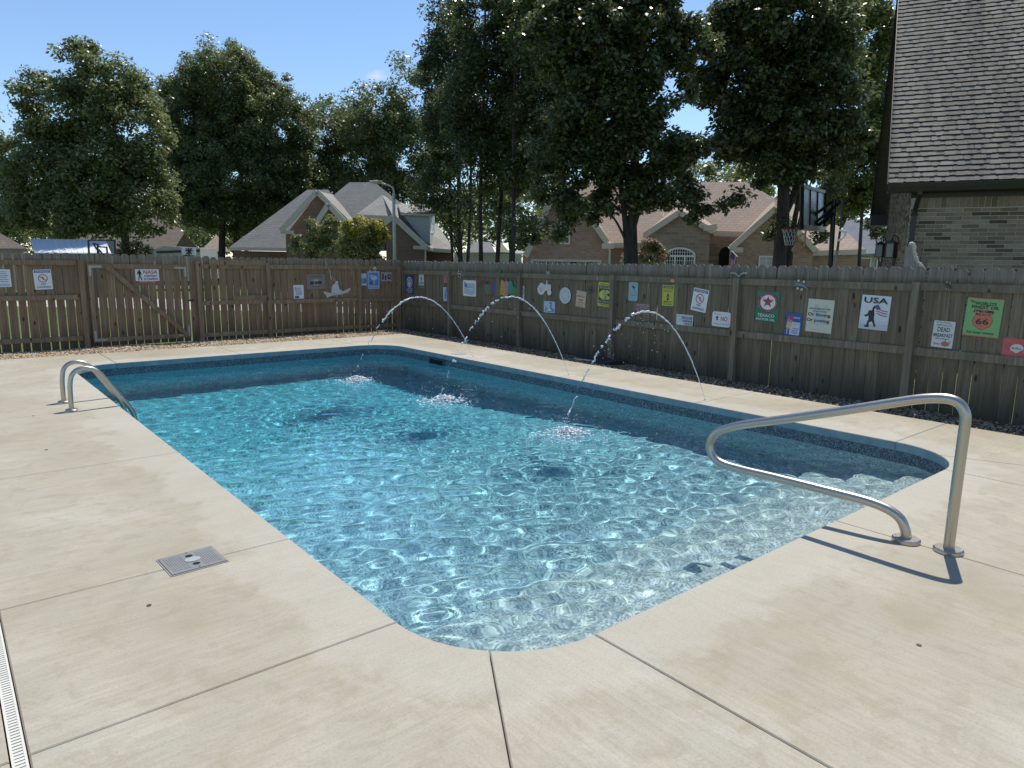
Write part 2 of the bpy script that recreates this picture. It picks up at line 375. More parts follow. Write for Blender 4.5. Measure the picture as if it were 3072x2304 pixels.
# beyond the drain
l = [-3, PY0+PR]+ys+[EY]
for a, b in zip(l[:-1], l[1:]): slabs.append([(-4, a), (DX0, a), (DX0, b), (-4, b)])
def inset(poly, d):
    n = len(poly); out = []
    A = sum(poly[i][0]*poly[(i+1) % n][1]-poly[(i+1) % n][0]*poly[i][1] for i in range(n))
    if A < 0: poly = poly[::-1]
    for i in range(n):
        p0, p1, p2 = [np.array(poly[(i+k) % n]) for k in (-1, 0, 1)]
        e1 = p1-p0; e2 = p2-p1; e1 = e1/np.linalg.norm(e1); e2 = e2/np.linalg.norm(e2)
        n1 = np.array([-e1[1], e1[0]]); n2 = np.array([-e2[1], e2[0]]); m = n1+n2; m /= max(.35, m@n1)
        out.append(tuple(p1+m*d))
    return out
for s in slabs:
    p0 = inset(s, .003); p1 = inset(s, .008); n = len(p0)
    vs = [(x, y, -.085) for x, y in p0]+[(x, y, -.005) for x, y in p0]+[(x, y, 0) for x, y in p1]
    fs = [tuple(range(n))[::-1]]+[(i, (i+1) % n, n+(i+1) % n, n+i) for i in range(n)]+[(n+i, n+(i+1) % n, 2*n+(i+1) % n, 2*n+i) for i in range(n)]+[tuple(range(2*n, 3*n))]
    m = MB(); m.add(vs, fs)
    for k in range(1, n+1): m.m[k] = 1 if False else 0
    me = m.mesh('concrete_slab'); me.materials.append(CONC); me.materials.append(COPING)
    # the slab face that overhangs the water, coloured as shaded and reflecting blue
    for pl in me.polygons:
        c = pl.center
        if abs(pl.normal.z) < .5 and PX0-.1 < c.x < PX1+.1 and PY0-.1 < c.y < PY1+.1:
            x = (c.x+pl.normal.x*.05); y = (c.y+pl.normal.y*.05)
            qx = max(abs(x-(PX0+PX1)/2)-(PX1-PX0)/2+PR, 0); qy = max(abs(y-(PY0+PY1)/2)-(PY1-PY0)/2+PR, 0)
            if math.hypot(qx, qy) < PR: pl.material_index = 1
    link('concrete_slab', me, deck)
sub = MB()   # dark bed under the joints, open over the pool
o_ = .05
for (a, b, c, d) in ((-4, EX, -3, PY0-o_), (-4, EX, PY1+o_, EY), (-4, PX0-o_, PY0-o_, PY1+o_), (PX1+o_, EX, PY0-o_, PY1+o_)):
    sub.box(a, b, c, d, -.13, -.088)
sub.obj('slab_bed', plain('dark_bed', (.02, .018, .015), 1), deck)

# strip drain
dr = empty('strip_drain', (0, 0, 0), 'long cream plastic slotted drain strip set in the concrete at the left edge', 'drain')
m = MB()
m.box(DX0+.002, DX0+.010, -3, EY, -.05, .002); m.box(DX1-.010, DX1-.002, -3, EY, -.05, .002)
y = -3.
while y < 5.2:
    m.box(DX0+.010, DX1-.010, y, y+.0135, -.02, .001); y += .0195
m.box(DX0+.010, DX1-.010, 5.2, EY, -.02, .001)
m.obj('slotted_grate', WHITE, dr)
m = MB(); m.box(DX0+.010, DX1-.010, -3, EY, -.05, -.03); m.obj('channel', DARK, dr)

# ------------------------------------------------------------------ pool shell
shell = empty('pool_shell', kind='structure')
def outline(off, n=10):
    pts = []
    for (c, a) in ((cBL, 180), (cBR, 270), (cTR, 0), (cTL, 90)):
        for i in range(n+1):
            t = math.radians(a+90*i/n); pts.append((c[0]+(PR+off)*math.cos(t), c[1]+(PR+off)*math.sin(t)))
    return pts
ol = outline(.022); n = len(ol); m = MB()
m.add([(x, y, -2.6) for x, y in ol]+[(x, y, -.225) for x, y in ol], [((i+1) % n, i, n+i, n+(i+1) % n) for i in range(n)])
wl = m.obj('pool_wall', PLASTER, shell); wl.cycles.is_caustics_receiver = True
o2 = outline(.018); m = MB(); m.add([(x, y, -.225) for x, y in o2]+[(x, y, -.084) for x, y in o2]+[(x, y, -.225) for x, y in ol], [((i+1) % n, i, n+i, n+(i+1) % n) for i in range(n)]+[(i, (i+1) % n, 2*n+(i+1) % n, 2*n+i) for i in range(n)])
m.obj('waterline_band', mat_plaster(True), shell)
STEPPL = NT('step_plaster'); _v = STEPPL.n('ShaderNodeTexVoronoi'); _v.inputs['Scale'].default_value = 75; STEPPL.L(STEPPL.pos, _v.inputs['Vector'])
_s = STEPPL.n('ShaderNodeSeparateColor'); STEPPL.L(_v.outputs['Color'], _s.inputs[0])
STEPPL.color(STEPPL.ramp(_s.outputs[0], [(0, (.24, .28, .285)), (.35, (.42, .465, .47)), (.7, (.60, .64, .635)), (1, (.82, .84, .82))])).set(Roughness=.7); STEPPL = STEPPL.m
def step(name, y0, y1, z):   # tread with a wavy free edge
    m = MB(); m.box(PX0-.1, PX1+.1, y0, y1, z-.35, z); o = m.obj(name, STEPPL, shell); o.cycles.is_caustics_receiver = True
step('pool_step', PY0-.1, 2.50, -.42); step('pool_step', 2.5001, 2.92, -.66); step('pool_step', 2.9201, 3.35, -.90)
fl = MB(); prof = [(1.8, -1.10), (6.0, -1.22), (8.5, -1.75), (10.2, -2.05), (12.3, -2.1), (12.95, -2.1)]
vs = []; fs = []
for i, (y, z) in enumerate(prof): vs += [(PX0-.15, y, z), (PX1+.15, y, z)]
for i in range(len(prof)-1): fs.append((2*i, 2*i+1, 2*i+3, 2*i+2))
fl.add(vs, fs); o = fl.obj('pool_floor', PLASTER, shell, True); o.cycles.is_caustics_receiver = True
# skimmer mouth in the right wall
sk = empty('skimmer_mouth', (PX1, 10.85, -.17), 'dark rectangular skimmer opening in the far right pool wall', 'skimmer')
m = MB((PX1, 10.85, -.17)); X = PX1
for (a, b, c, d) in ((10.60, 11.10, -.105, -.125), (10.60, 11.10, -.27, -.25), (10.60, 10.625, -.25, -.125), (11.075, 11.10, -.25, -.125)):
    m.box(X-.012, X+.02, a, b, min(c, d), max(c, d))
m.obj('frame', plain('grey_plastic', (.06, .10, .12), .5), sk)
m = MB((PX1, 10.85, -.17)); m.box(X+.006, X+.018, 10.62, 11.08, -.255, -.12); m.obj('opening', DARK, sk)

# ------------------------------------------------------------------ water
WZ = -.20
wx0, wx1, wy0, wy1 = PX0-.03, PX1+.03, PY0-.03, PY1+.03
st = .021; nx = int((wx1-wx0)/st)+1; ny = int((wy1-wy0)/st)+1
X, Y = np.meshgrid(np.linspace(wx0, wx1, nx), np.linspace(wy0, wy1, ny))
Z = np.zeros_like(X); wr = np.random.RandomState(3)
for i in range(90):
    lam = .14*(4.5**(wr.rand()**1.3)); k = 2*np.pi/lam; a = wr.rand()*2*np.pi
    ph = wr.rand()*6.28; A_ = lam*.0012*(.6+.8*wr.rand())
    env = 1+.5*np.sin(X*wr.uniform(.4, 1.5)+Y*wr.uniform(.4, 1.5)+wr.rand()*6.28)
    Z += A_*env*np.sin(k*(X*np.cos(a)+Y*np.sin(a))+ph+.5*np.sin(1.3*X+ph)+.4*np.sin(1.7*Y-ph))
Z *= 1.3-.9*np.clip((Y-3.0)/4.5, 0, 1)
SPL = [(5.06, 9.93), (5.27, 7.80), (5.32, 5.43)]
for (sx_, sy_) in SPL:
    rr = np.hypot(X-sx_, Y-sy_)
    Z += .0022*np.exp(-rr/.7)*np.sin(2*np.pi*rr/.16)*np.clip(rr/.1, 0, 1)
    Z += .016*np.exp(-(rr/.13)**2)*(wr.rand(*rr.shape)-.4)
    dist = np.exp(-(rr/1.5)**2)      # choppier round each splash
    Z += dist*.0006*np.sin(2*np.pi*(X*.8+Y*.6)/.083+3*np.sin(9*Y))*np.sin(2*np.pi*(X*.5-Y*.86)/.071+2*np.sin(11*X))
V = np.stack([X, Y, Z+WZ], -1).reshape(-1, 3)
idx = np.arange(nx*ny).reshape(ny, nx)
Fq = np.stack([idx[:-1, :-1], idx[:-1, 1:], idx[1:, 1:], idx[1:, :-1]], -1).reshape(-1, 4)
me = np_mesh('pool_water', V, Fq); me.polygons.foreach_set('use_smooth', [True]*len(Fq))
WAT = NT('pool_water')
sp = WAT.n('ShaderNodeSeparateXYZ'); WAT.L(WAT.pos, sp.inputs[0])
dep = WAT.ramp(WAT.math('DIVIDE', WAT.math('SUBTRACT', sp.outputs[1], 2.0), 9.), [(0, (.76, .90, .92)), (.09, (.66, .86, .89)), (.18, (.40, .67, .75)), (.34, (.34, .72, .83)), (.6, (.22, .74, .90)), (1, (.13, .71, .92))])
WAT.color(dep); WAT.set(Roughness=0, IOR=1.333, Transmission_Weight=1)
wo = link('pool_water', me, None, WAT.m); tag(wo, kind='structure'); wo.cycles.is_caustics_caster = True

# ------------------------------------------------------------------ hand rails
def flange(m, x, y, r=.062, h=.022, z=0.):
    n = 24; vs = []; prof = [(0, z), (r, z), (r, z+h*.7), (r*.9, z+h), (0, z+h)]
    for (q, zz) in prof:
        for k in range(n): vs.append((x+q*math.cos(6.2832*k/n), y+q*math.sin(6.2832*k/n), zz))
    m.add(vs, [(i*n+k, i*n+(k+1) % n, (i+1)*n+(k+1) % n, (i+1)*n+k) for i in range(len(prof)-1) for k in range(n)])
def smooth_path(P, it=3):
    P = [np.array(p, float) for p in P]
    for _ in range(it):
        Q_ = [P[0]]
        for a, b in zip(P[:-1], P[1:]): Q_ += [a*.75+b*.25, a*.25+b*.75]
        P = Q_+[P[-1]]
    return P
hr = empty('pool_handrail', (4.6, 1.37, 0), 'large bent stainless steel handrail on the front deck looping out over the pool steps', 'handrail')
path = [(4.6, 1.371, -.02), (4.601, 1.37, .45), (4.601, 1.368, .76), (4.600, 1.366, .86), (4.592, 1.425, .935), (4.572, 1.56, .925), (4.548, 1.716, .878), (4.491, 2.094, .752), (4.427, 2.524, .618), (4.40, 2.72, .56), (4.375, 2.90, .48), (4.366, 2.95, .36), (4.378, 2.875, .245), (4.41, 2.62, .232), (4.431, 2.495, .232), (4.498, 2.048, .214), (4.535, 1.80, .205), (4.558, 1.65, .16), (4.566, 1.60, .06), (4.566, 1.598, -.02)]
m = MB((4.6, 1.37, 0)); m.tube(smooth_path(path), .0305, 20); m.obj('bent_tube', STEEL, hr, True)
for (x, y) in ((4.6, 1.371), (4.566, 1.598)):
    m = MB((4.6, 1.37, 0)); flange(m, x, y, .082, .026); m.obj('base_plate', STEEL, hr)
ld = empty('pool_ladder', (1.09, 9.3, 0), 'stainless steel pool ladder with two arched rails at the far left pool edge', 'ladder')
for yy in (9.58, 9.0):
    m = MB((1.09, 9.3, 0))
    P = [(1.09, yy, -.02), (1.09, yy, .15), (1.095, yy, .30), (1.12, yy, .41), (1.20, yy, .47), (1.31, yy, .465), (1.40, yy, .40), (1.52, yy, .21), (1.68, yy, -.05), (1.72, yy, -.16), (1.72, yy, -.5), (1.72, yy, -1.1)]
    m.tube(smooth_path(P), .0255, 16); m.obj('arched_rail', STEEL, ld, True)
    m = MB((1.09, 9.3, 0)); flange(m, 1.09, yy, .062, .02); m.obj('base_plate', STEEL, ld)
for z in (-.42, -.72, -1.02):
    m = MB((1.09, 9.3, 0)); m.box(1.67, 1.76, 8.98, 9.60, z, z+.02); m.obj('tread', WHITE, ld)

# ------------------------------------------------------------------ covers and fittings in the deck
LIDG = plain('grey_lid', (.20, .205, .20), .55, var=.08)
q0, q1, q2, q3 = [onG(p, .004) for p in ((476, 1680), (633, 1636), (681, 1682), (516, 1732))]
lid = empty('valve_box', tuple((q0+q1+q2+q3)/4), 'grey ribbed plastic lid with two finger holes in the left deck', 'lid')
cc = (q0+q1+q2+q3)/4; ux = np.array([.999, .04, 0]); uy = np.array([-.04, .999, 0])
def lp(a, b, z=0): return cc+ux*a+uy*b+np.array([0, 0, z])
def lbox(m, a0, a1, b0, b1, z0, z1, mi=0): m.hexa([lp(a0, b0, z0), lp(a1, b0, z0), lp(a1, b1, z0), lp(a0, b1, z0), lp(a0, b0, z1), lp(a1, b0, z1), lp(a1, b1, z1), lp(a0, b1, z1)], mi)
m = MB(cc); lbox(m, -.155, .155, -.14, .14, -.004, 0); m.obj('frame', plain('pale_frame', (.30, .29, .26), .7), lid)
m = MB(cc); lbox(m, -.147, .147, -.132, .132, 0, .005)
for k in range(22):
    a = -.125+k*.0119
    if abs(a) < .03: continue
    lbox(m, a-.0025, a+.0025, -.10, .10, .005, .0066)
m.obj('cover', LIDG, lid)
def disc(m, a, b, r1, r2, z, h=.001, n=20):
    vs = [lp(a+r1*math.cos(6.2832*k/n), b+r2*math.sin(6.2832*k/n), z) for k in range(n)]
    m.prism(vs, (0, 0, h))
m = MB(cc); disc(m, 0, 0, .042, .032, .005, .004); m.obj('emblem', plain('pale_grey', (.36, .40, .39), .4), lid)
for b in (-.065, .065):
    m = MB(cc); disc(m, 0, b, .020, .018, .0052, .001); m.obj('finger_hole', DARK, lid)
for b in (-.115, .115):
    m = MB(cc); disc(m, 0, b, .005, .005, .0052, .001); m.obj('screw', DARK, lid)
c2 = onG((1377, 1061)); m = MB(c2)
m.prism([c2+np.array([math.cos(6.2832*k/24)*.14, math.sin(6.2832*k/24)*.14, 0.001]) for k in range(24)], (0, 0, .004))
tag(m.obj('round_deck_cover', plain('blue_grey_lid', (.30, .34, .35), .5)), 'round blue grey skimmer lid in the far right deck near the water jet', 'lid')
an_px = [((2757, 1936), 'small brass anchor cap in the deck at lower right'), ((447, 1817), 'dark anchor cap in the deck near the grey lid'), ((100, 1248), 'tiny dark anchor cap in the deck at far left'), ((139, 1350), 'small anchor cap in the deck below the ladder')]
for px, lb in an_px:
    c = onG(px); m = MB(c)
    m.prism([c+np.array([math.cos(6.2832*k/16)*.011, math.sin(6.2832*k/16)*.011, .0005]) for k in range(16)], (0, 0, .003))
    a_ = m.obj('deck_anchor', plain('aged_brass', (.10, .075, .05), .5, .6)); tag(a_, lb, 'anchor', 'anchor caps set in the deck')

# ------------------------------------------------------------------ gravel beds
def gravel(name, x0, x1, y0, y1, count, zf, size, tones, seed):
    r = np.random.RandomState(seed)
    base = np.array([(0, 0, 1), (.9, 0, .2), (.28, .85, .2), (-.72, .53, .25), (-.72, -.53, .15), (.28, -.85, .2), (0, 0, -.6)])
    Ft = np.array([(0, 1, 2), (0, 2, 3), (0, 3, 4), (0, 4, 5), (0, 5, 1), (6, 2, 1), (6, 3, 2), (6, 4, 3), (6, 5, 4), (6, 1, 5)])
    c = np.stack([r.uniform(x0, x1, count), r.uniform(y0, y1, count)], -1)
    z = zf(c[:, 0], c[:, 1])+r.uniform(-.006, .012, count)
    s = size*r.uniform(.55, 1.35, (count, 1, 1)); s3 = s*np.stack([r.uniform(.8, 1.3, count), r.uniform(.7, 1.1, count), r.uniform(.45, .8, count)], -1)[:, None, :]
    V = base[None]*s3*(1+r.uniform(-.18, .18, (count, 7, 3)))
    an = r.rand(count)*6.2832; ca, sa = np.cos(an)[:, None], np.sin(an)[:, None]
    tl = r.uniform(-.5, .5, count)[:, None]
    x = V[..., 0]*ca-V[..., 1]*sa; yv = V[..., 0]*sa+V[..., 1]*ca; zz = V[..., 2]+tl*V[..., 0]*.6
    V = np.stack([x+c[:, :1], yv+c[:, 1:], zz+z[:, None]], -1).reshape(-1, 3)
    F = (Ft[None]+np.arange(count)[:, None, None]*7).reshape(-1, 3)
    me = np_mesh(name, V, F)
    M = NT(name+'_stone'); gi = M.n('ShaderNodeNewGeometry').outputs['Random Per Island']
    M.color(M.ramp(gi, [(i/(len(tones)-1), t) for i, t in enumerate(tones)])).set(Roughness=.85)
    o = link(name, me, None, M.m); tag(o, kind='stuff'); return o
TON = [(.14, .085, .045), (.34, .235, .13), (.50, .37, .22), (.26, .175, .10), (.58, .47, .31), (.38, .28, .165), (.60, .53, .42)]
FX, FY = 9.36, 15.66
def zR(x, y): return -.012-(x-EX)/(FX-EX)*.055
def zL(x, y): return -.02-(y-EY)/(FY-EY)*.045+.01*np.sin(x*3)
b = MB(); b.add([(EX, -3, -.035), (FX+.15, -3, -.085), (FX+.15, FY+.2, -.085), (EX, EY, -.035)], [(0, 1, 2, 3)])
b.add([(-4, EY, -.04), (EX, EY, -.04), (FX+.1, FY+.2, -.0851), (-4, FY+.2, -.085)], [(0, 1, 2, 3)])
tag(b.obj('bed_soil', SOIL), kind='structure')
g1 = gravel('gravel', EX+.012, FX+.05, -.5, FY, 9500, zR, .024, [tuple(x*.62 for x in t) for t in TON], 5)  # same stone tones, darkened to paint in the fence's shade
tag(g1, 'river gravel coloured darker for shade along the foot of the right fence', 'gravel')
g2 = gravel('gravel', -1.5, EX+.0, EY+.012, FY+.02, 16000, zL, .026, TON, 6)
tag(g2, 'tan river gravel along the foot of the gate fence', 'gravel')
m = MB(); pts = [np.array([FX-.5, 9.0, .03])+np.array([.05*math.sin(k*1.3), k*.09, .012*math.sin(k*2.1)]) for k in range(8)]
m.tube(smooth_path([onG((1722, 1076), .0), onG((1738, 1080), .02), onG((1752, 1079), .02), onG((1765, 1082), .02), onG((1780, 1082), .01)], 2), .016, 8)
tag(m.obj('hose', plain('pale_hose', (.45, .40, .33), .7)), 'short pale hose lying on the gravel below the beige sign', 'hose')
c = onG((1800, 1086), -.01); m = MB(c); m.box(c[0]-.12, c[0]+.3, c[1]-.32, c[1]+.32, -.03, .035)
tag(m.obj('flat_stone', plain('slate', (.035, .03, .032), .8)), 'flat dark paving stone on the gravel beside a fence post', 'paving stone')

# ------------------------------------------------------------------ fences
def picket_mesh(wd, h, name='picket'):
    c = .036; m = MB(); w2 = wd/2
    poly = [(-w2, 0, 0), (w2, 0, 0), (w2, 0, h-c), (w2-c, 0, h), (-w2+c, 0, h), (-w2, 0, h-c)]
    m.prism(poly, (0, .017, 0)); me = m.mesh(name); return me
def run_pickets(parent, P0, d, out, L, z0, htop, pitch, mat, zb=-.06, skip=None, gaps=.013):
    """P0 start on the picket face, d along, out = towards the viewer"""
    ms = [picket_mesh(pitch-g_, 1.0) for g_ in (gaps*.5, gaps, gaps*1.5)]
    for me in ms: me.materials.append(mat)
    rot = math.atan2(d[1], d[0]); k = 0; s = pitch/2; O = np.array([*parent.location])
    base = {}
    while s < L:
        p = P0+d*s; top = htop(s)+random.uniform(-.014, .008); zz = z0(s) if callable(z0) else z0
        key = (random.randrange(3), round(top-zz, 2))
        if key not in base:
            me = picket_mesh(pitch-gaps*(.4+.6*key[0]), key[1]); me.materials.append(mat); base[key] = me
        o = bpy.data.objects.new('picket', base[key]); COL.objects.link(o); o.parent = parent
        o.location = (p[0]-O[0]+random.uniform(-.001, .001), p[1]-O[1]+random.uniform(-.002, .002), zz-O[2]); o.rotation_euler = (random.uniform(-.004, .004), random.uniform(-.006, .006), rot)
        s += pitch; k += 1
def boxat(name, parent, P0, d, out, s0, s1, o0, o1, z0, z1, mat, z0b=None):
    """box along the fence: s along, o towards the viewer"""
    O = np.array([*parent.location]); c = P0+d*s0; m = MB(); dz = 0 if z0b is None else z0b
    p = []
    for zz in (z0, z1):
        for (s, oo) in ((s0, o1), (s1, o1), (s1, o0), (s0, o0)):
            q = P0+d*s+out*oo; p.append(q+np.array([0, 0, zz+(dz if s == s1 else 0)])-c)
    m.hexa(p); o = m.obj(name, mat, parent); o.location = Vector(c-O); return o
# right fence: s runs from the far corner (y = FY) to the viewer
fr = empty('right_fence', (FX, FY, 0), 'long grey weathered dog-ear picket fence hung with signs on the right side of the pool', 'fence')
P0 = np.array([FX, FY, 0.]); d = np.array([0, -1., 0]); out = np.array([-1., 0, 0])
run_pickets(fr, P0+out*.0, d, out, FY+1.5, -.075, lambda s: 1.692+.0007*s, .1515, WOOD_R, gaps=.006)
posts = [0.05]+[FY-y for y in (13.5, 10.98, 8.43, 5.95, 3.47, .98, -1.4)]
topz = [(0, 1.455), (5, 1.47), (10, 1.49), (17, 1.53)]
def lerp(tab, s): return float(np.interp(s, [t[0] for t in tab], [t[1] for t in tab]))
for a, b_ in zip(posts[:-1], posts[1:]):
    zt = lerp(topz, (a+b_)/2); zm = .70+random.uniform(-.01, .02)
    boxat('top_rail', fr, P0, d, out, a+.046, b_-.046, .001, .040, zt-.09, zt, RAILW)
    boxat('middle_rail', fr, P0, d, out, a+.046, b_-.046, .001, .040, zm-.095, zm, RAILW)
for s in posts: boxat('post', fr, P0, d, out, s-.045, s+.045, .001, .091, -.09, lerp(topz, s)+.012, RAILW)
# left fence
fl_ = empty('back_fence', (-.9, FY, 0), 'brown picket fence behind the far left end of the pool', 'fence')
P0 = np.array([-.9, FY, 0.]); d = np.array([1., 0, 0]); out = np.array([0, -1., 0])
def zlow(s): return -.10 if s < 3.2 else -.055
G0, G1 = 3.27, 5.07      # gate opening along s
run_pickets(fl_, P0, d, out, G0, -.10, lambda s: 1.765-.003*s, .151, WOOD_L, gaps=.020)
run_pickets(fl_, P0+d*(G1+.03), d, out, 10.26-G1-.08, -.05, lambda s: 1.735-.002*s, .151, WOOD_L, gaps=.014)
for (a, b_, zt, zm, zl) in ((-1., 3.10, 1.625, .975, .19), (5.33, 6.71, 1.565, .80, .12), (6.80, 8.95, 1.565, .785, .12), (9.03, 10.05, 1.555, .765, .11)):
    boxat('top_rail', fl_, P0, d, out, a, b_, .001, .040, zt-.09, zt, RAILWL)
    boxat('middle_rail', fl_, P0, d, out, a, b_, .001, .040, zm-.09, zm, RAILWL)
    boxat('bottom_rail', fl_, P0, d, out, a, b_, .001, .040, zl-.09, zl, RAILWL)
boxat('repair_board', fl_, P0, d, out, 5.56, 6.71, .041, .062, 1.56, 1.665, RAILWL)
boxat('repair_board', fl_, P0, d, out, 6.0, 6.71, .041, .062, .80, .90, RAILWL)
for s, zt in ((3.16, 1.64), (5.28, 1.63), (6.755, 1.60), (8.99, 1.585), (10.10, 1.55)):
    boxat('post', fl_, P0, d, out, s-.045, s+.045, .001, .091, -.12, zt, RAILWL)
# gate
gt = empty('wooden_gate', (2.37, FY, 0), 'wooden yard gate with a diagonal brace and steel corner brackets in the left fence', 'gate')
Pg = np.array([2.37, FY, 0.])
run_pickets(gt, Pg, d, out, 1.80, -.04, lambda s: 1.76-.004*s, .151, WOOD_L, gaps=.017)
boxat('top_rail', gt, Pg, d, out, .0, 1.80, .001, .040, 1.475, 1.565, RAILWL, -.012)
boxat('bottom_rail', gt, Pg, d, out, .0, 1.80, .001, .040, .045, .13, RAILWL)
boxat('side_rail', gt, Pg, d, out, .0, .09, .001, .039, .132, 1.474, RAILWL)
boxat('side_rail', gt, Pg, d, out, 1.71, 1.80, .001, .039, .132, 1.460, RAILWL)
m = MB((2.37, FY, 0)); a = Pg+d*.34+out*.062+np.array([0, 0, 1.50]); b_ = Pg+d*1.72+out*.062+np.array([0, 0, .10]); m.beam(a, b_, .036, .09, upv=(0, 1, 0)) if False else None
dv = (b_-a)/np.linalg.norm(b_-a); nv = np.cross(dv, out)
m.prism([a-nv*.045, b_-nv*.045, b_+nv*.045, a+nv*.045], out*.036-out*.0); m.obj('diagonal_brace', RAILWL, gt)
GALV = plain('galvanised_steel', (.34, .34, .34), .4, .6)
for (s, z, sx_, sz_) in ((.02, 1.53, 1, -1), (1.78, 1.51, -1, -1), (.02, .07, 1, 1), (1.78, .08, -1, 1)):
    m = MB((2.37, FY, 0)); p = Pg+d*s+out*.0405+np.array([0, 0, z])
    q = [p, p+d*.22*sx_, p+d*.22*sx_+np.array([0, 0, .04*sz_]), p+d*.04*sx_+np.array([0, 0, .04*sz_]), p+d*.04*sx_+np.array([0, 0, .2*sz_]), p+np.array([0, 0, .2*sz_])]
    m.prism(q, out*.003); m.obj('corner_bracket', GALV, gt)
m = MB((2.37, FY, 0)); p = Pg+d*1.83+out*.05+np.array([0, 0, .82]); m.box(p[0]-.05, p[0]+.05, p[1]-.03, p[1], p[2]-.02, p[2]+.02); m.obj('latch', BLACKM, gt)
#__PART3__
# ------------------------------------------------------------------ water jets
JET = NT('jet_water'); JET.color((.92, .95, .97)).set(Roughness=.12, IOR=1.333, Transmission_Weight=.35); JET.b.inputs['Specular IOR Level'].default_value = .8
JET = JET.m
FOAM = NT('foam'); FOAM.color((.88, .92, .93)).set(Roughness=.25, Transmission_Weight=.2); FOAM = FOAM.m
jets = [((7.45, 10.06), (5.06, 9.93), 1.10, 'far', 'far jet of water arching from the deck beside the skimmer lid into the pool'),
        ((7.42, 7.56), (5.27, 7.80), 1.21, 'mid', 'middle jet of water in front of the colourful palm cut-out'),
        ((7.45, 5.11), (5.32, 5.43), 1.15, 'near', 'nearest jet of water, breaking into many drops over the pool')]
for ji, (a, b_, hh, nm, lb) in enumerate(jets):
    r = random.Random(11+ji); A_ = np.array([*a, 0.]); B_ = np.array([*b_, 0.])
    J = empty('water_jet', tuple(A_), lb, 'water jet', 'arching water jets')
    def P(t):
        q = A_+(B_-A_)*t; return q+np.array([0, 0, 4*hh*t*(1-t)])
    # unbroken stream
    tb = [.80, .55, .60][ji]; m = MB(A_); pts = []; rad = []; t = 0.
    while t <= tb:
        jit = .002+.020*t*t
        pts.append(P(t)+np.array([r.uniform(-1, 1), r.uniform(-1, 1), r.uniform(-1, 1)])*jit*.8)
        rad.append(.004+.009*t+r.uniform(-.003, .006)*(t*2)); t += .0085
    m.tube(pts, rad, 8); m.obj('stream', JET, J, True)
    # broken part: short strings and drops
    m = MB(A_); t = tb+.012
    while t < 1.045:
        if r.random() < .75:
            n_ = r.randint(3, 13); q = [P(t+.005*k)+np.array([r.uniform(-1, 1)*.016, r.uniform(-1, 1)*.016, r.uniform(-1, 1)*.020]) for k in range(n_)]
            m.tube(q, [r.uniform(.005, .020)*(1.6-t if t > .8 else 1)*.8 for _ in q], 7); t += .005*n_+r.uniform(.008, .028)+(.03*r.random() if t > .85 else 0)
        else:
            p = P(t)+np.array([r.uniform(-1, 1)*.03, r.uniform(-1, 1)*.03, r.uniform(-1, 1)*.03]); s = r.uniform(.009, .020)
            m.blob(p, (s*r.uniform(.8, 1.6), s, s*r.uniform(.8, 1.4)), n=7); t += r.uniform(.008, .03)
    o = m.obj('broken_stream', JET, J, True); o['kind'] = 'stuff'
    m = MB(A_)
    for k in range([25, 40, 110][ji]):
        t = r.uniform(.35, 1.); p = P(t)+np.array([r.gauss(0, .10), r.gauss(0, .10), -abs(r.gauss(0, .30))])
        if p[2] > WZ+.02: m.blob(p, r.uniform(.002, .0055), n=5)
    o = m.obj('drops', JET, J, True); o['kind'] = 'stuff'
    # foam and splash at the landing point
    m = MB(A_); big = [.8, 1.1, 1.0][ji]
    for k in range(420):
        rr_ = abs(r.gauss(0, .19))*big; an = r.uniform(0, 6.283); x = B_[0]+rr_*math.cos(an)*1.0; y = B_[1]+rr_*math.sin(an)
        s = r.uniform(.004, .012)+.012*math.exp(-(rr_/.12)**2)*r.random(); m.blob((x, y, WZ+.006+r.random()**2*.09*max(0, 1-rr_/.35)), (s*r.uniform(1, 2.2), s*r.uniform(1, 2.), s*.8), n=6)
    for k in range([140, 260, 260][ji]):
        rr_ = abs(r.gauss(0, .45)); an = r.uniform(0, 6.283); x = B_[0]+rr_*math.cos(an); y = B_[1]+rr_*math.sin(an)
        s = r.uniform(.002, .006); m.blob((x, y, WZ+.004+r.random()**2*.22), s, n=5)
    o = m.obj('splash', FOAM, J, True); o['kind'] = 'stuff'
    m = MB(A_); m.prism([A_+np.array([math.cos(6.2832*k/12)*.012, math.sin(6.2832*k/12)*.012, .0005]) for k in range(12)], (0, 0, .002)); m.obj('nozzle', BLACKM, J)

# ------------------------------------------------------------------ signs
_pc = {}
def pc(c, rough=.45):
    k = tuple(round(x, 3) for x in c)
    if k not in _pc: _pc[k] = plain('print_colour', c, rough, var=.05, scale=30)
    return _pc[k]
_tc = {}
def text_geo(s):
    if s in _tc: return _tc[s]
    cu = bpy.data.curves.new('text', 'FONT'); cu.body = s; cu.resolution_u = 2; cu.offset = .018
    ob = bpy.data.objects.new('text', cu); COL.objects.link(ob)
    dg = bpy.context.evaluated_depsgraph_get(); me = bpy.data.meshes.new_from_object(ob.evaluated_get(dg))
    v = [(p.co.x, p.co.y) for p in me.vertices]; f = [tuple(p.vertices) for p in me.polygons]
    bpy.data.objects.remove(ob); bpy.data.curves.remove(cu); bpy.data.meshes.remove(me)
    xs = [a for a, b in v]; ys_ = [b for a, b in v]; x0, x1, y0, y1 = min(xs), max(xs), min(ys_), max(ys_)
    v = [((a-x0)/(x1-x0), (b-y0)/(y1-y0)) for a, b in v]; _tc[s] = (v, f); return _tc[s]
BLK = (.012, .012, .014); WHT = (.72, .73, .72); RED = (.42, .03, .035); BLU = (.03, .07, .28); CRM = (.62, .58, .44)
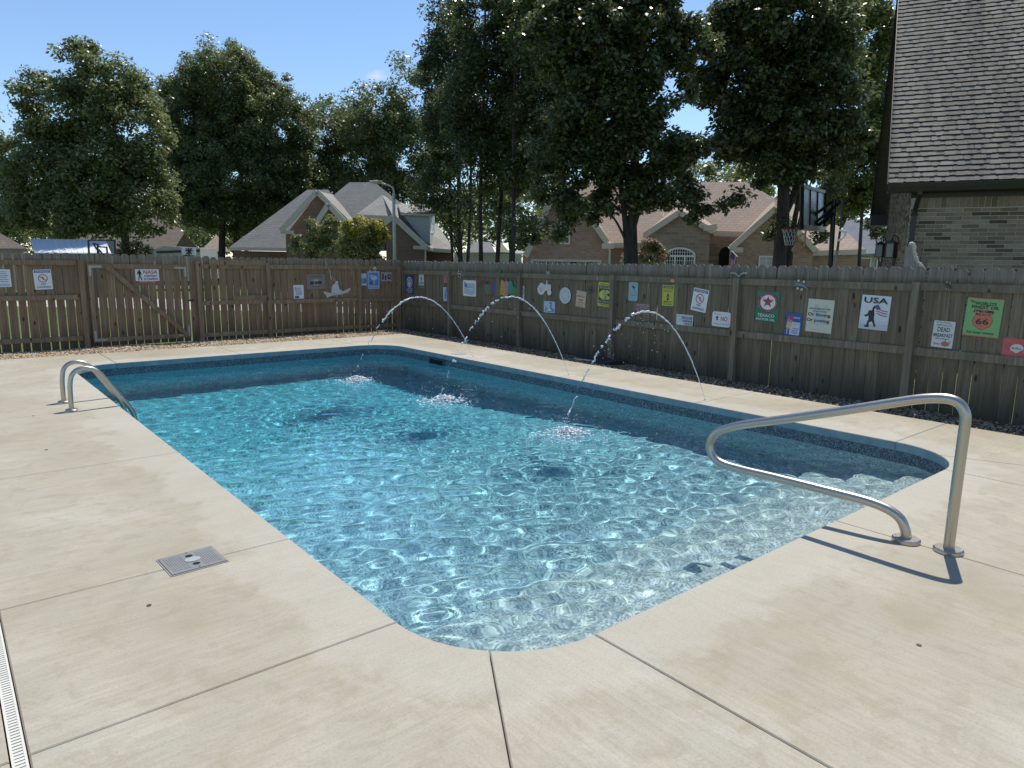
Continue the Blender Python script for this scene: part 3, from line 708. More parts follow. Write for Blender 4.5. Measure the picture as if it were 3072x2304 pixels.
class Sign:
    def __init__(s, side, bb, label, cat='sign', tilt=0, name='sign', thick=.004, stand=.004, group=None):
        x0, y0, x1, y1 = bb; cx, cy = (x0+x1)/2, (y0+y1)/2
        if side == 'R':
            f = lambda p: onX(p, FX-.001-stand); s.u = np.array([0, -1., 0]); s.n = np.array([-1., 0, 0])
        else:
            f = lambda p: onY(p, FY-.001-stand); s.u = np.array([1., 0, 0]); s.n = np.array([0, -1., 0])
        c = f((cx, cy)); s.w = np.linalg.norm(f((x0, cy))-f((x1, cy))); s.h = abs(f((cx, y0))[2]-f((cx, y1))[2])
        s.v = np.array([0, 0, 1.]); ct, st_ = math.cos(tilt), math.sin(tilt)
        s.u, s.v = s.u*ct+s.v*st_, s.v*ct-s.u*st_
        if tilt:
            at = abs(math.tan(tilt)); W0, H0 = s.w, s.h; s.w = (W0-H0*at)/(1-at*at)/max(ct, .5); s.h = (H0-W0*at)/(1-at*at)/max(ct, .5)
        s.c = c; s.th = thick; s.root = empty(name, tuple(c), label, cat, group); s.lay = 1
    def P(s, u, v, k=0): return s.c+s.u*(u-.5)*s.w+s.v*(v-.5)*s.h+s.n*k
    def board(s, col, r=.05, name='board', pts=None):
        m = MB(s.c)
        if pts is None:
            rx = r; ry = r*s.w/s.h; pts = []
            for (cx, cy, a) in ((1-rx, ry, -90), (1-rx, 1-ry, 0), (rx, 1-ry, 90), (rx, ry, 180)):
                for k in range(4):
                    t = math.radians(a+30*k); pts.append((cx+rx*math.cos(t), cy+ry*math.sin(t)))
        m.prism([s.P(u, v) for u, v in pts], s.n*s.th)
        m.obj(name, pc(col) if isinstance(col, tuple) else col, s.root); return s
    def shape(s, name, items):
        """flat printed shapes: (points, colour)"""
        m = MB(s.c); mats = []; 
        for it in items:
            kind, col = it[0], it[-1]
            if col not in mats: mats.append(col)
            mi = mats.index(col); k = s.th+.0006*s.lay; s.lay += 1
            if kind == 'T':
                _, txt, cu, cv, tw, th, _c = it; v, f = text_geo(txt)
                m.add([s.P(cu+(a-.5)*tw, cv+(b-.5)*th, k) for a, b in v], f, mi)
            elif kind == 'R':
                _, a, b, c, d_, _c = it; m.add([s.P(a, b, k), s.P(c, b, k), s.P(c, d_, k), s.P(a, d_, k)], [(0, 1, 2, 3)], mi)
            elif kind == 'E':
                _, cu, cv, ru, rv, _c = it; m.add([s.P(cu+ru*math.cos(6.2832*i/28), cv+rv*math.sin(6.2832*i/28), k) for i in range(28)], [tuple(range(28))], mi)
            elif kind == 'O':
                _, cu, cv, ru, rv, t, _c = it; n_ = 28; q = []
                for i in range(n_):
                    ca, sa = math.cos(6.2832*i/n_), math.sin(6.2832*i/n_)
                    q += [s.P(cu+ru*ca, cv+rv*sa, k), s.P(cu+(ru-t)*ca, cv+(rv-t*rv/ru)*sa, k)]
                m.add(q, [(2*i, 2*((i+1) % n_), 2*((i+1) % n_)+1, 2*i+1) for i in range(n_)], mi)
            elif kind == 'P':
                _, pts, _c = it; m.add([s.P(a, b, k) for a, b in pts], [tuple(range(len(pts)))], mi)
            elif kind == 'L':
                _, pts, wd, _c = it; q = []
                for i, p in enumerate(pts):
                    a = np.array(pts[max(i-1, 0)]); b = np.array(pts[min(i+1, len(pts)-1)]); t = (b-a)/(np.linalg.norm(b-a)+1e-9)
                    q += [s.P(p[0]-t[1]*wd/2, p[1]+t[0]*wd/2, k), s.P(p[0]+t[1]*wd/2, p[1]-t[0]*wd/2, k)]
                m.add(q, [(2*i, 2*i+1, 2*i+3, 2*i+2) for i in range(len(pts)-1)], mi)
        m.obj(name, [pc(c) for c in mats], s.root); return s
def bigfoot(cx, cy, sc, asp=1., flip=1):
    P_ = [(-.10, -.5), (-.22, -.5), (-.12, -.25), (-.10, 0), (-.16, .2), (-.30, .02), (-.36, .06), (-.2, .32), (-.08, .36), (-.05, .5), (.08, .5), (.10, .36), (.22, .28), (.30, .0), (.22, -.02), (.14, .12), (.12, -.05), (.26, -.3), (.34, -.48), (.20, -.5), (.10, -.28), (.0, -.12), (-.02, -.3)]
    return [(cx+flip*a*sc*asp, cy+b*sc) for a, b in P_]
def lines(n, u0, u1, v0, v1, col, seed=1):
    r = random.Random(seed); out = []
    for i in range(n):
        v = v1-(v1-v0)*(i+.5)/n; a = u0+r.uniform(0, .1)*(u1-u0); b = u1-r.uniform(0, .15)*(u1-u0); out.append(('R', a, v-.22*(v1-v0)/n, b, v+.22*(v1-v0)/n, col))
    return out
GRN = (.02, .19, .10); PALE = (.50, .58, .62); LBL = (.16, .36, .55)
# --- on the back fence
s = Sign('L', (-30, 808, 33, 861), 'white sign with lines of blue text cut off by the left picture edge'); s.board(WHT)
s.shape('print', lines(6, .1, .9, .25, .92, (.22, .33, .52), 3)+[('R', .1, .06, .9, .18, (.35, .5, .62))])
def nodive(s, side_small=False, txt=True):
    s.shape('header', [('R', .05, .84, .95, .96, BLU), ('T', 'ATTENTION', .5, .90, .78, .075, WHT)])
    s.shape('symbol', [('O', .5, .56, .27, .27*s.w/s.h, .045, RED), ('P', bigfoot(.5, .56, .2, .7), BLK), ('L', [(.32, .66), (.68, .46)], .035, RED)])
    s.shape('lettering', [('T', 'NO', .5, .27, .26, .09, (.05, .06, .16)), ('T', 'DIVING', .5, .12, .74, .09, (.05, .06, .16))])
s = Sign('L', (101, 808, 157, 869), 'white and blue no diving sign left of the gate post', tilt=.03); s.board(WHT); nodive(s)
s = Sign('L', (406, 797, 477, 848), 'red and white do not enter space sign hanging on the gate'); s.board(WHT, .03)
s.shape('header', [('R', .0, .80, 1, 1, RED), ('T', 'DO NOT ENTER', .5, .90, .84, .11, WHT), ('R', 0, 0, 1, .10, RED), ('T', 'ASTRONAUTS ONLY', .5, .05, .7, .05, WHT)])
s.shape('lettering', [('T', 'NASA', .64, .62, .60, .20, RED), ('T', 'ASTRONAUT', .64, .40, .56, .13, BLK), ('T', 'IN TRAINING', .64, .22, .58, .12, BLK)])
s.shape('figure', [('P', bigfoot(.17, .46, .62, .5), BLK)])
s = Sign('L', (881, 855, 911, 896), 'small white sign with blue text below left of the brown picture plate'); s.board(WHT)
s.shape('print', [('T', 'COOL', .62, .86, .5, .1, (.2, .35, .6))]+lines(6, .15, .85, .25, .78, (.2, .25, .35), 8)+[('E', .2, .75, .1, .12, (.25, .4, .6)), ('R', .1, .05, .5, .2, (.06, .08, .12))])
s = Sign('L', (920, 823, 976, 867), 'brown and grey picture plate showing people on the back fence', name='picture_plate'); s.board((.22, .19, .16), .03)
s.shape('picture', [('E', .5, .45, .36, .22, (.36, .33, .29)), ('E', .28, .42, .12, .14, (.05, .045, .04)), ('E', .5, .42, .08, .13, (.08, .07, .06)), ('E', .70, .44, .13, .14, (.05, .045, .04)), ('E', .5, .6, .08, .08, (.42, .39, .34)), ('T', 'BLUE RIVER BEND', .5, .85, .7, .09, (.10, .09, .08)), ('R', .25, .16, .75, .20, (.10, .09, .08))])
s = Sign('L', (1074, 820, 1100, 857), 'blue and white lake sign left of the larger blue picture, next to a post'); s.board((.30, .45, .58), .03)
s.shape('picture', [('R', .06, .55, .94, .95, (.55, .58, .60)), ('P', [(.06, .55), (.3, .62), (.55, .56), (.8, .62), (.94, .56), (.94, .2), (.06, .2)], (.06, .20, .36)), ('T', 'LAKE', .5, .45, .5, .08, (.45, .6, .7)), ('T', 'LIFE', .5, .32, .3, .08, (.45, .6, .7)), ('R', .06, .06, .94, .14, WHT)])
s = Sign('L', (1103, 814, 1138, 866), 'larger blue and white snowy picture sign near the fence corner'); s.board((.42, .52, .66), .02)
s.shape('picture', [('R', .08, .18, .92, .92, (.12, .24, .42)), ('E', .55, .62, .28, .14, (.50, .58, .66)), ('E', .35, .72, .22, .08, (.38, .48, .60)), ('R', .48, .26, .58, .55, (.40, .50, .60)), ('P', [(.1, .3), (.3, .42), (.45, .3)], (.03, .07, .14)), ('T', 'BOATHOUSE', .5, .09, .8, .08, (.10, .2, .4))])
s = Sign('L', (1143, 817, 1176, 844), 'small pinkish plate with dark figures nearest the fence corner', name='picture_plate'); s.board((.42, .33, .34), .04)
s.shape('picture', [('R', .08, .2, .24, .85, (.05, .03, .04)), ('R', .33, .15, .48, .65, (.07, .04, .05)), ('E', .70, .5, .15, .3, (.08, .05, .06)), ('E', .72, .55, .06, .12, (.42, .33, .34)), ('R', .86, .15, .94, .8, (.06, .04, .05))])
# --- on the right fence, from the corner
s = Sign('R', (1217, 826, 1241, 880), 'dark blue safety sign with a diver in a white circle, first on the right fence'); s.board((.03, .06, .22), .04)
s.shape('emblem', [('O', .5, .62, .34, .30, .06, WHT), ('E', .5, .68, .18, .14, (.45, .50, .30)), ('P', [(.3, .6), (.7, .6), (.55, .4), (.4, .42)], WHT)])
s.shape('lettering', [('T', 'CAPTAIN', .5, .26, .76, .07, WHT), ('T', 'DRINKING', .5, .16, .78, .07, WHT), ('T', 'ZONE', .5, .06, .5, .07, WHT)])
s = Sign('R', (1257, 820, 1272, 862), 'narrow white sign with a black walking figure and a green foot'); s.board((.58, .61, .58), .05)
s.shape('print', [('P', bigfoot(.5, .58, .36, 1.1), BLK), ('R', .2, .29, .95, .34, BLK), ('R', .0, .02, 1, .13, (.06, .14, .10)), ('T', 'BIGFOOT', .5, .22, .7, .06, BLK)])
s = Sign('R', (1332, 817, 1346, 848), 'small pink and red striped sign beside the first post of the right fence'); s.board((.50, .26, .27), .05)
s.shape('print', lines(5, .1, .95, .1, .95, (.30, .04, .06), 4))
s = Sign('R', (1330, 862, 1345, 903), 'pale blue sign with a tall blue bird, low beside the first right fence post'); s.board((.50, .60, .66), .05)
s.shape('picture', [('R', .12, .12, .88, .95, (.34, .52, .66)), ('P', [(.55, .85), (.75, .9), (.8, .75), (.6, .55), (.7, .5), (.5, .12), (.3, .12), (.35, .45), (.45, .7)], (.12, .26, .48)), ('E', .68, .88, .10, .05, BLK)])
s = Sign('R', (1389, 841, 1428, 889), 'white sign with a blue striped flag left of the colourful palm cut-out'); s.board(WHT, .05)
s.shape('flag', [('P', [(.1, .9), (.34, .78), (.36, .5), (.1, .58)], (.10, .24, .50))]+[('L', [(.36, .80-.08*i), (.5, .77-.08*i), (.68, .80-.08*i), (.92, .74-.08*i)], .034, (.10, .2, .32)) for i in range(4)]+[('L', [(.1, .50-.09*i), (.35, .44-.09*i), (.65, .40-.09*i), (.92, .44-.09*i)], .034, (.16, .28, .42)) for i in range(4)])
s = Sign('R', (1556, 857, 1573, 903), 'white no diving sign partly hidden behind the second post of the right fence', stand=.003); s.board((.60, .58, .62), .03)
s.shape('symbol', [('O', .5, .62, .42, .26, .07, (.10, .08, .18)), ('L', [(.25, .74), (.75, .5)], .06, (.10, .08, .18)), ('P', bigfoot(.5, .62, .25, .8), (.15, .13, .25))])
s = Sign('R', (1632, 904, 1665, 938), 'square blue and white picture sign below the tractor cut-out'); s.board((.42, .54, .66), .02)
s.shape('picture', [('P', [(.1, .3), (.4, .35), (.55, .6), (.75, .95), (.7, .5), (.95, .3), (.95, .08), (.1, .08)], (.14, .28, .44)), ('P', [(.2, .15), (.5, .5), (.8, .2)], WHT), ('E', .6, .85, .1, .08, (.15, .14, .16)), ('L', [(.1, .5), (.4, .3), (.6, .4), (.8, .15)], .05, (.05, .1, .2))])
s = Sign('R', (1727, 871, 1759, 923), 'small beige warning sign in red letters, tilted beside the lizard ornament', tilt=-.10); s.board((.60, .46, .33), .04)
s.shape('lettering', [('E', .5, .88, .42, .09, (.35, .10, .06)), ('E', .5, .88, .36, .07, (.62, .48, .36)), ('T', 'WARNING', .5, .88, .5, .05, (.35, .10, .06)), ('T', 'BIGFOOT', .5, .66, .84, .12, (.22, .10, .07)), ('T', 'AREA', .5, .44, .56, .12, (.22, .10, .07)), ('R', .08, .27, .92, .30, (.2, .1, .07)), ('T', 'WATCH OUT', .5, .18, .6, .05, (.25, .12, .08)), ('T', 'KEEP AWAY', .5, .08, .7, .05, (.25, .12, .08))])
s = Sign('R', (1793, 846, 1840, 921), 'large yellow and black sign with a bigfoot drawing left of the third post', tilt=-.035); s.board((.50, .50, .08), .06)
s.shape('picture', [('R', .05, .12, .95, .86, (.06, .06, .06)), ('E', .5, .48, .42, .21, (.55, .55, .10)), ('P', bigfoot(.5, .46, .46, .8), (.04, .04, .035)), ('E', .48, .53, .16, .10, (.35, .33, .25)), ('E', .75, .50, .13, .06, (.02, .02, .02)), ('E', .5, .33, .10, .07, (.30, .28, .2))])
s.shape('lettering', [('T', 'BIGFOOT', .5, .92, .7, .045, (.05, .05, .03)), ('T', 'SOCIAL', .5, .78, .78, .10, (.45, .44, .30)), ('T', 'DISTANCING', .5, .20, .84, .08, (.45, .44, .3)), ('T', 'CHAMPION', .5, .07, .6, .045, (.05, .05, .03))])
s = Sign('R', (1886, 846, 1914, 903), 'pale turquoise sign with a dark dog above a ring, right of the third post', tilt=-.01); s.board((.26, .42, .44), .12)
s.shape('print', [('E', .47, .76, .14, .05, (.03, .06, .10)), ('E', .58, .71, .12, .05, (.05, .09, .14)), ('R', .45, .62, .50, .72, (.03, .05, .08)), ('R', .58, .62, .63, .7, (.03, .05, .08)), ('O', .5, .42, .36, .16, .03, (.14, .30, .33)), ('T', 'PADDLE', .5, .30, .4, .035, (.05, .12, .15))])
s = Sign('R', (1904, 909, 1950, 944), 'faded reddish brown sign with cream letters behind the nearest jet', tilt=-.02); s.board((.20, .13, .12), .03)
s.shape('lettering', [('T', 'LIFE IS BETTER', .5, .82, .86, .16, (.48, .40, .33)), ('T', 'BY THE', .6, .60, .45, .13, (.48, .40, .33)), ('T', 'POOL', .62, .36, .5, .2, (.48, .40, .33)), ('E', .2, .45, .10, .16, (.38, .18, .18)), ('E', .3, .22, .12, .12, (.35, .22, .24)), ('E', .12, .2, .07, .1, (.05, .03, .03))])
s = Sign('R', (1987, 855, 2022, 918), 'yellow warning sign with a black hooded camp fire figure and small text'); s.board((.46, .46, .08), .03)
s.shape('print', [('R', .08, .84, .92, .96, (.07, .06, .04)), ('T', 'WARNING', .5, .90, .7, .07, (.55, .53, .3)), ('O', .5, .5, .30, .0, .0, BLK) if False else ('T', 'AREA MAY CONTAIN', .5, .76, .8, .04, RED), ('T', 'NAKED BATHERS', .5, .69, .7, .045, RED), ('P', [(.36, .40), (.5, .62), (.64, .40), (.56, .42), (.5, .52), (.44, .42)], BLK), ('P', [(.40, .32), (.5, .42), (.60, .32), (.5, .26)], BLK), ('T', 'SKINNY DIP', .5, .20, .7, .06, BLK), ('T', 'AT OWN RISK', .5, .09, .7, .05, BLK)])
s = Sign('R', (2073, 863, 2126, 938), 'large white and blue no diving sign hanging crooked above the white text sign', tilt=-.135); s.board(WHT, .04); nodive(s)
s = Sign('R', (2028, 943, 2079, 984), 'rectangular pale sign with a white dinosaur and dark letters on the middle rail', tilt=-.02); s.board((.52, .56, .58), .02)
DINO = [(.06, .1), (.10, .35), (.2, .42), (.32, .40), (.46, .22), (.58, .08), (.50, .06), (.40, .12), (.36, .04), (.31, .04), (.31, .22), (.2, .25), (.16, .04), (.12, .04)]
s.shape('emblem', [('P', DINO, WHT), ('L', [(.10, .35), (.06, .6), (.10, .75), (.16, .78)], .035, WHT)])
s.shape('lettering', [('T', 'SINCLAIR', .64, .76, .62, .2, (.03, .03, .04)), ('R', .42, .45, .95, .58, (.05, .05, .07)), ('T', 'MOTOR OIL', .68, .515, .45, .07, WHT), ('T', 'MELLOWED', .74, .33, .4, .08, (.05, .05, .07))])
s = Sign('R', (2136, 935, 2192, 981), 'white rounded sign with NO in red letters about the pool, by the fourth post', tilt=-.02); s.board(WHT, .10)
s.shape('lettering', [('T', 'Please', .3, .84, .45, .12, (.5, .40, .40)), ('T', 'NO', .66, .55, .36, .32, (.36, .05, .05)), ('T', 'Peeing in the Pool', .52, .17, .86, .15, (.30, .32, .32)), ('E', .28, .62, .07, .08, (.08, .08, .1)), ('P', [(.22, .42), (.34, .42), (.31, .56), (.25, .56)], (.08, .08, .1))])
star = [(.5+(.19 if i % 2 == 0 else .075)*math.sin(6.2832*i/10)*1.5, .64+(.19 if i % 2 == 0 else .075)*math.cos(6.2832*i/10)*1.05) for i in range(10)]
s = Sign('R', (2268, 872, 2338, 966), 'green motor oil sign with a red star in a white circle', tilt=-.03); s.board(GRN, .03)
s.shape('emblem', [('E', .5, .63, .46, .335, (.10, .02, .03)), ('E', .5, .63, .44, .32, (.33, .05, .06)), ('E', .5, .63, .345, .25, (.05, .02, .02)), ('E', .5, .63, .335, .243, WHT), ('P', star, (.45, .04, .05)), ('T', 'TEXACO', .5, .72, .46, .05, BLK), ('T', 'T', .5, .60, .10, .10, GRN)])
ringt = 'TEXAS COMPANY PETROLEUM PRODUCTS '
its = []
for i, ch in enumerate(ringt):
    if ch == ' ': continue
    a = math.radians(150-360*i/len(ringt)); its.append(('T', ch, .5+.39*math.cos(a), .63+.285*math.sin(a), .035, .028, (.60, .52, .50)))
s.shape('ring_lettering', its)
s.shape('lettering', [('T', 'TEXACO', .5, .20, .76, .10, WHT), ('T', 'MOTOR OIL', .5, .07, .84, .075, WHT)])
s = Sign('R', (2355, 938, 2405, 1009), 'blue sign with a red white and yellow ice lolly beside the cream sign', tilt=-.04); s.board((.04, .10, .34), .05)
s.shape('picture', [('P', [(.30, .22), (.42, .62), (.93, .62), (.93, .05), (.30, .05)], (.58, .60, .641)), ('P', [(.05, .35), (.16, .78), (.24, .88), (.36, .90), (.44, .82), (.44, .68), (.30, .28)], (.55, .48, .40)), ('P', [(.16, .72), (.24, .88), (.36, .90), (.44, .82), (.44, .68)], (.48, .05, .05)), ('P', [(.14, .62), (.16, .72), (.44, .68), (.40, .56)], (.50, .22, .15)), ('P', [(.05, .35), (.10, .50), (.36, .44), (.30, .28)], (.60, .50, .16)), ('R', .12, .05, .18, .3, (.45, .5, .55)), ('O', .72, .56, .16, .06, .02, (.2, .3, .4))])
s.shape('lettering', [('T', 'BOMB POP', .68, .80, .42, .08, WHT), ('T', 'America', .70, .34, .4, .06, (.08, .08, .14))]+lines(3, .4, .9, .10, .28, (.2, .25, .5), 5))
s = Sign('R', (2419, 897, 2500, 999), 'cream poster about dancing with script letters, left of the white USA sign', tilt=-.03); s.board((.60, .585, .46), .015)
s.shape('drawing', [('P', [(.28, .84), (.40, .84), (.43, .74), (.26, .74)], (.40, .48, .50)), ('E', .72, .78, .09, .04, (.42, .50, .50)), ('L', [(.70, .78), (.70, .88)], .02, (.40, .48, .5)), ('P', [(.22, .68), (.80, .68), (.74, .5), (.80, .25), (.30, .22), (.24, .45)], (.47, .53, .50))])
s.shape('lettering', [('T', 'DANCE LIKE NO ONE', .48, .715, .80, .045, BLK), ('T', 'IS WATCHING.', .48, .635, .52, .042, BLK), ('T', 'Or filming.', .49, .52, .90, .13, BLK), ('T', 'Or posting.', .47, .35, .90, .13, BLK), ('R', .2, .07, .8, .078, (.4, .4, .33))])
s = Sign('R', (2579, 885, 2670, 991), 'white USA sign with a bigfoot carrying a flag, left of the fifth post', tilt=-.035); s.board((.66, .68, .72), .02)
s.shape('landscape', [('P', [(.0, .0), (1, .0), (1, .22), (.7, .17), (.4, .2), (.0, .14)], (.50, .53, .58)), ('P', [(.0, .2), (.1, .27), (.2, .22), (.35, .27), (.5, .24), (.65, .3), (.8, .25), (1, .32), (1, .18), (.0, .14)], (.58, .62, .67))])
s.shape('figure', [('P', [(.20, .06), (.36, .06), (.36, .10), (.34, .20), (.44, .24), (.50, .16), (.52, .08), (.60, .10), (.54, .22), (.50, .34), (.50, .46), (.47, .58), (.50, .68), (.48, .72), (.42, .66), (.40, .56), (.34, .56), (.28, .52), (.27, .46), (.14, .40), (.20, .36), (.30, .40), (.32, .30), (.28, .20), (.26, .12), (.19, .10)], (.02, .02, .022)), ('E', .345, .51, .065, .055, (.02, .02, .022)), ('L', [(.44, .60), (.56, .74)], .02, BLK)])
s.shape('flag', [('P', [(.48, .66), (.58, .75), (.70, .62), (.60, .57)], (.05, .12, .22))]+[('L', [(.50+.06*i*.3, .63-.035*i), (.68, .60-.035*i), (.80, .565-.035*i), (.94, .56-.035*i)], .018, (.30, .04, .06) if i % 2 == 0 else (.75, .72, .72)) for i in range(6)])
s.shape('lettering', [('T', 'USA', .5, .855, .82, .17, BLK)])
s = Sign('R', (2796, 962, 2863, 1044), 'white halloween sign with black letters and an orange pumpkin, right of the fifth post', tilt=-.03); s.board((.60, .62, .62), .05)
s.shape('lettering', [('T', 'SLEEPY HOLLOW', .5, .84, .74, .06, (.12, .12, .12)), ('T', 'DEAD', .5, .68, .58, .17, (.03, .03, .03)), ('T', 'BREAKFAST', .5, .46, .90, .14, (.03, .03, .03)), ('T', 'BED & BOARD', .5, .33, .66, .045, (.1, .1, .1)), ('T', 'Boo', .26, .14, .28, .09, (.50, .18, .10))])
s.shape('ornament', [('E', .66, .15, .20, .09, (.50, .16, .08)), ('O', .66, .15, .07, .085, .012, (.30, .08, .04)), ('L', [(.66, .22), (.64, .28), (.68, .30)], .025, BLK), ('L', [(.12, .93), (.3, .96), (.35, .91), (.5, .95), (.8, .92)], .014, BLK), ('L', [(.9, .28), (.84, .22), (.9, .18)], .014, BLK)])
s = Sign('R', (2892, 893, 3006, 1013), 'lime green motor oil sign with an orange shield reading 66', tilt=-.035); s.board((.20, .42, .15), .01)
SH = [(.5, .18), (.62, .22), (.74, .30), (.78, .40), (.76, .50), (.70, .56), (.80, .64), (.76, .70), (.66, .69), (.58, .71), (.5, .68), (.42, .71), (.34, .69), (.24, .70), (.20, .64), (.30, .56), (.24, .50), (.22, .40), (.26, .30), (.38, .22)]
def scl(P_, k, c=(.5, .45)): return [(c[0]+(a-c[0])*k, c[1]+(b-c[1])*k) for a, b in P_]
s.shape('border', [('R', 0, .972, 1, 1, (.50, .15, .12)), ('R', 0, 0, 1, .028, (.50, .15, .12))])
s.shape('shield', [('P', SH, (.10, .02, .015)), ('P', scl(SH, .96), (.56, .16, .10)), ('P', [(.22, .64), (.28, .69), (.5, .665), (.72, .69), (.78, .64), (.70, .555), (.30, .555)], (.06, .025, .02))])
s.shape('lettering', [('T', 'The', .14, .90, .13, .06, (.02, .03, .03)), ('T', "WORLD'S", .52, .86, .60, .085, (.02, .03, .03)), ('T', 'FINEST OIL', .53, .765, .76, .085, (.02, .03, .03)), ('T', 'Phillips', .5, .60, .48, .12, (.58, .25, .18)), ('T', '66', .5, .40, .36, .16, (.05, .03, .03)), ('T', 'for your motor', .5, .10, .76, .09, (.03, .08, .04))])
s = Sign('R', (3006, 1015, 3092, 1072), 'pink red sign with a white scallop shell at the right picture edge', tilt=-.03); s.board((.52, .09, .09), .05)
s.shape('pattern', [('O', .25, .5, .20+.06*i, .30+.09*i, .012, (.56, .24, .22)) for i in range(4)])
s.shape('shell', [('P', [(.5, .22), (.40, .30), (.30, .34), (.28, .48), (.34, .62), (.46, .70), (.56, .71), (.68, .68), (.76, .56), (.76, .42), (.64, .32), (.58, .24)], (.62, .60, .58)), ('T', 'SHELL', .52, .47, .36, .12, (.08, .07, .08)), ('P', [(.78, .25), (.95, .25), (.95, .8), (.82, .55)], (.60, .42, .15))])

# --- cut-out ornaments
def cutout(side, bb, label, name, cat, polys, tilt=0, stand=.012, thick=.006):
    s = Sign(side, bb, label, cat, tilt, name, thick, stand)
    for nm, pts, col in polys:
        m = MB(s.c); m.prism([s.P(a, b, .0008*s.lay) for a, b in pts], s.n*thick); s.lay += 1; m.obj(nm, pc(col), s.root)
    return s
def ell(cx, cy, rx, ry, n=18): return [(cx+rx*math.cos(6.2832*i/n), cy+ry*math.sin(6.2832*i/n)) for i in range(n)]
PW = (.66, .65, .60)
cutout('L', (971, 843, 1052, 894), 'white metal cut-out of a fisherman sitting in a canoe on the back fence', 'canoe_cutout', 'wall ornament',
       [('canoe', [(.0, .38), (.02, .26), (.09, .16), (.10, .0), (.30, .14), (.62, .20), (.90, .32), (1., .48), (.97, .60), (.93, .56), (.80, .46), (.60, .32), (.38, .28), (.15, .34), (.03, .42)], (.50, .49, .46)),
        ('fisherman', [(.28, .30), (.30, .62), (.36, .80), (.42, .86), (.45, 1.), (.52, 1.), (.55, .92), (.52, .84), (.56, .70), (.58, .50), (.68, .42), (.70, .34), (.50, .28)], (.56, .56, .54))])
m = MB(onY((1006, 845), FY-.02)); m.tube([onY(p, FY-.03) for p in ((1005, 843), (996, 829), (993, 840), (990, 815), (983, 800), (976, 785))], .004, 5)
tag(m.obj('fishing_rod', WHITEP), 'thin white bent fishing rod rising above the canoe cut-out', 'fishing rod')
cutout('R', (1613, 841, 1655, 885), 'white metal tractor cut-out on the right fence', 'tractor_cutout', 'wall ornament',
       [('wheel', ell(.27, .36, .27, .36), PW), ('wheel', ell(.85, .18, .15, .18), PW), ('tractor_body', [(.1, .55), (.2, .82), (.35, .84), (.45, .72), (.62, .72), (.64, 1.0), (.70, 1.0), (.70, .75), (.96, .72), (.96, .35), (.55, .28)], (.60, .60, .54)), ('wheel_hub', ell(.27, .36, .14, .19), (.48, .47, .42))])
cutout('R', (1679, 862, 1713, 911), 'oval white embossed plaque on the right fence beside the beige sign', 'oval_plaque', 'plaque',
       [('plate', ell(.5, .5, .5, .5, 30), (.55, .58, .58)), ('relief', ell(.5, .5, .4, .4, 30), (.47, .51, .52)), ('relief', ell(.5, .55, .18, .15), (.55, .58, .58))])
c_ = [('letter', [(.0, .34), (.03, .47), (.12, .55), (.22, .52), (.30, .40), (.28, .02), (.20, .02), (.21, .34), (.12, .44), (.05, .36)], (.16, .06, .04)),
      ('letter', [(.17, .40), (.21, .10), (.28, .02), (.33, .16), (.28, .45)], (.05, .22, .12)), ('letter', [(.30, .50), (.30, .05), (.38, .03), (.39, .45)], (.30, .08, .05)),
      ('letter', [(.40, .56), (.39, .10), (.45, .03), (.54, .08), (.50, .16), (.47, .56)], (.03, .12, .28)), ('trunk', [(.49, .70), (.46, .04), (.62, .02), (.58, .40), (.56, .70)], (.20, .13, .10)),
      ('letter', [(.60, .60), (.58, .10), (.72, .02), (.80, .12), (.72, .20), (.66, .62)], (.46, .30, .06)), ('letter', [(.68, .55), (.70, .12), (.78, .12), (.80, .55), (.74, .60)], (.48, .20, .20)),
      ('letter', [(.79, .56), (.77, .16), (.88, .12), (.92, .30), (.88, .56), (.83, .60)], (.04, .25, .20)), ('letter', [(.90, .32), (.95, .42), (1., .30), (.99, .12), (.92, .04), (.86, .14)], (.08, .22, .07))]
fr_ = [(.48, .72), (.34, .62), (.40, .80), (.38, .90), (.46, .84), (.44, .98), (.52, .90), (.60, 1.), (.60, .88), (.66, .80), (.60, .78), (.66, .62), (.57, .70)]
cutout('R', (1432, 808, 1551, 890), 'brightly coloured cut-out with a green palm tree over curved letters on the right fence', 'palm_cutout', 'wall ornament', c_+[('palm_crown', fr_, (.02, .17, .06))])
def gecko(side, bb, label, col, foot, tilt=0):
    P_ = [('body', [(.0, .55), (.08, .42), (.2, .42), (.5, .36), (.75, .25), (1., .05), (.96, .16), (.8, .42), (.5, .62), (.2, .66), (.08, .68)], col)]
    for (a, b) in ((.24, .88), (.66, .80), (.22, .14), (.54, .06)): P_.append(('foot', ell(a, b, .09, .12, 8), foot))
    return cutout(side, bb, label, 'gecko_ornament', 'wall ornament', P_, tilt, .045)
gecko('R', (2386, 839, 2425, 870), 'blue and white gecko ornament on the top rail above the ice lolly sign', (.16, .22, .34), (.60, .56, .44))
gecko('R', (2835, 843, 2858, 870), 'dark metal gecko ornament on the top rail right of the fifth post', (.04, .04, .04), (.30, .28, .22))
gecko('R', (1764, 858, 1779, 882), 'small dark lizard ornament between the beige and the yellow sign', (.045, .04, .035), (.07, .06, .05))
gecko('R', (1372, 811, 1391, 832), 'pale curled metal ornament just right of the first post', (.30, .28, .23), (.40, .38, .32))
gecko('R', (1639, 814, 1652, 822), 'small white ornament on the top rail above the tractor cut-out', (.45, .44, .38), PW)
s = cutout('R', (2011, 836, 2025, 848), 'small round orange ornament on the top rail above the yellow warning sign', 'round_ornament', 'wall ornament', [('disc', ell(.5, .5, .5, .5), (.50, .24, .07)), ('rim', ell(.5, .5, .3, .3), (.55, .33, .14))], 0, .045)
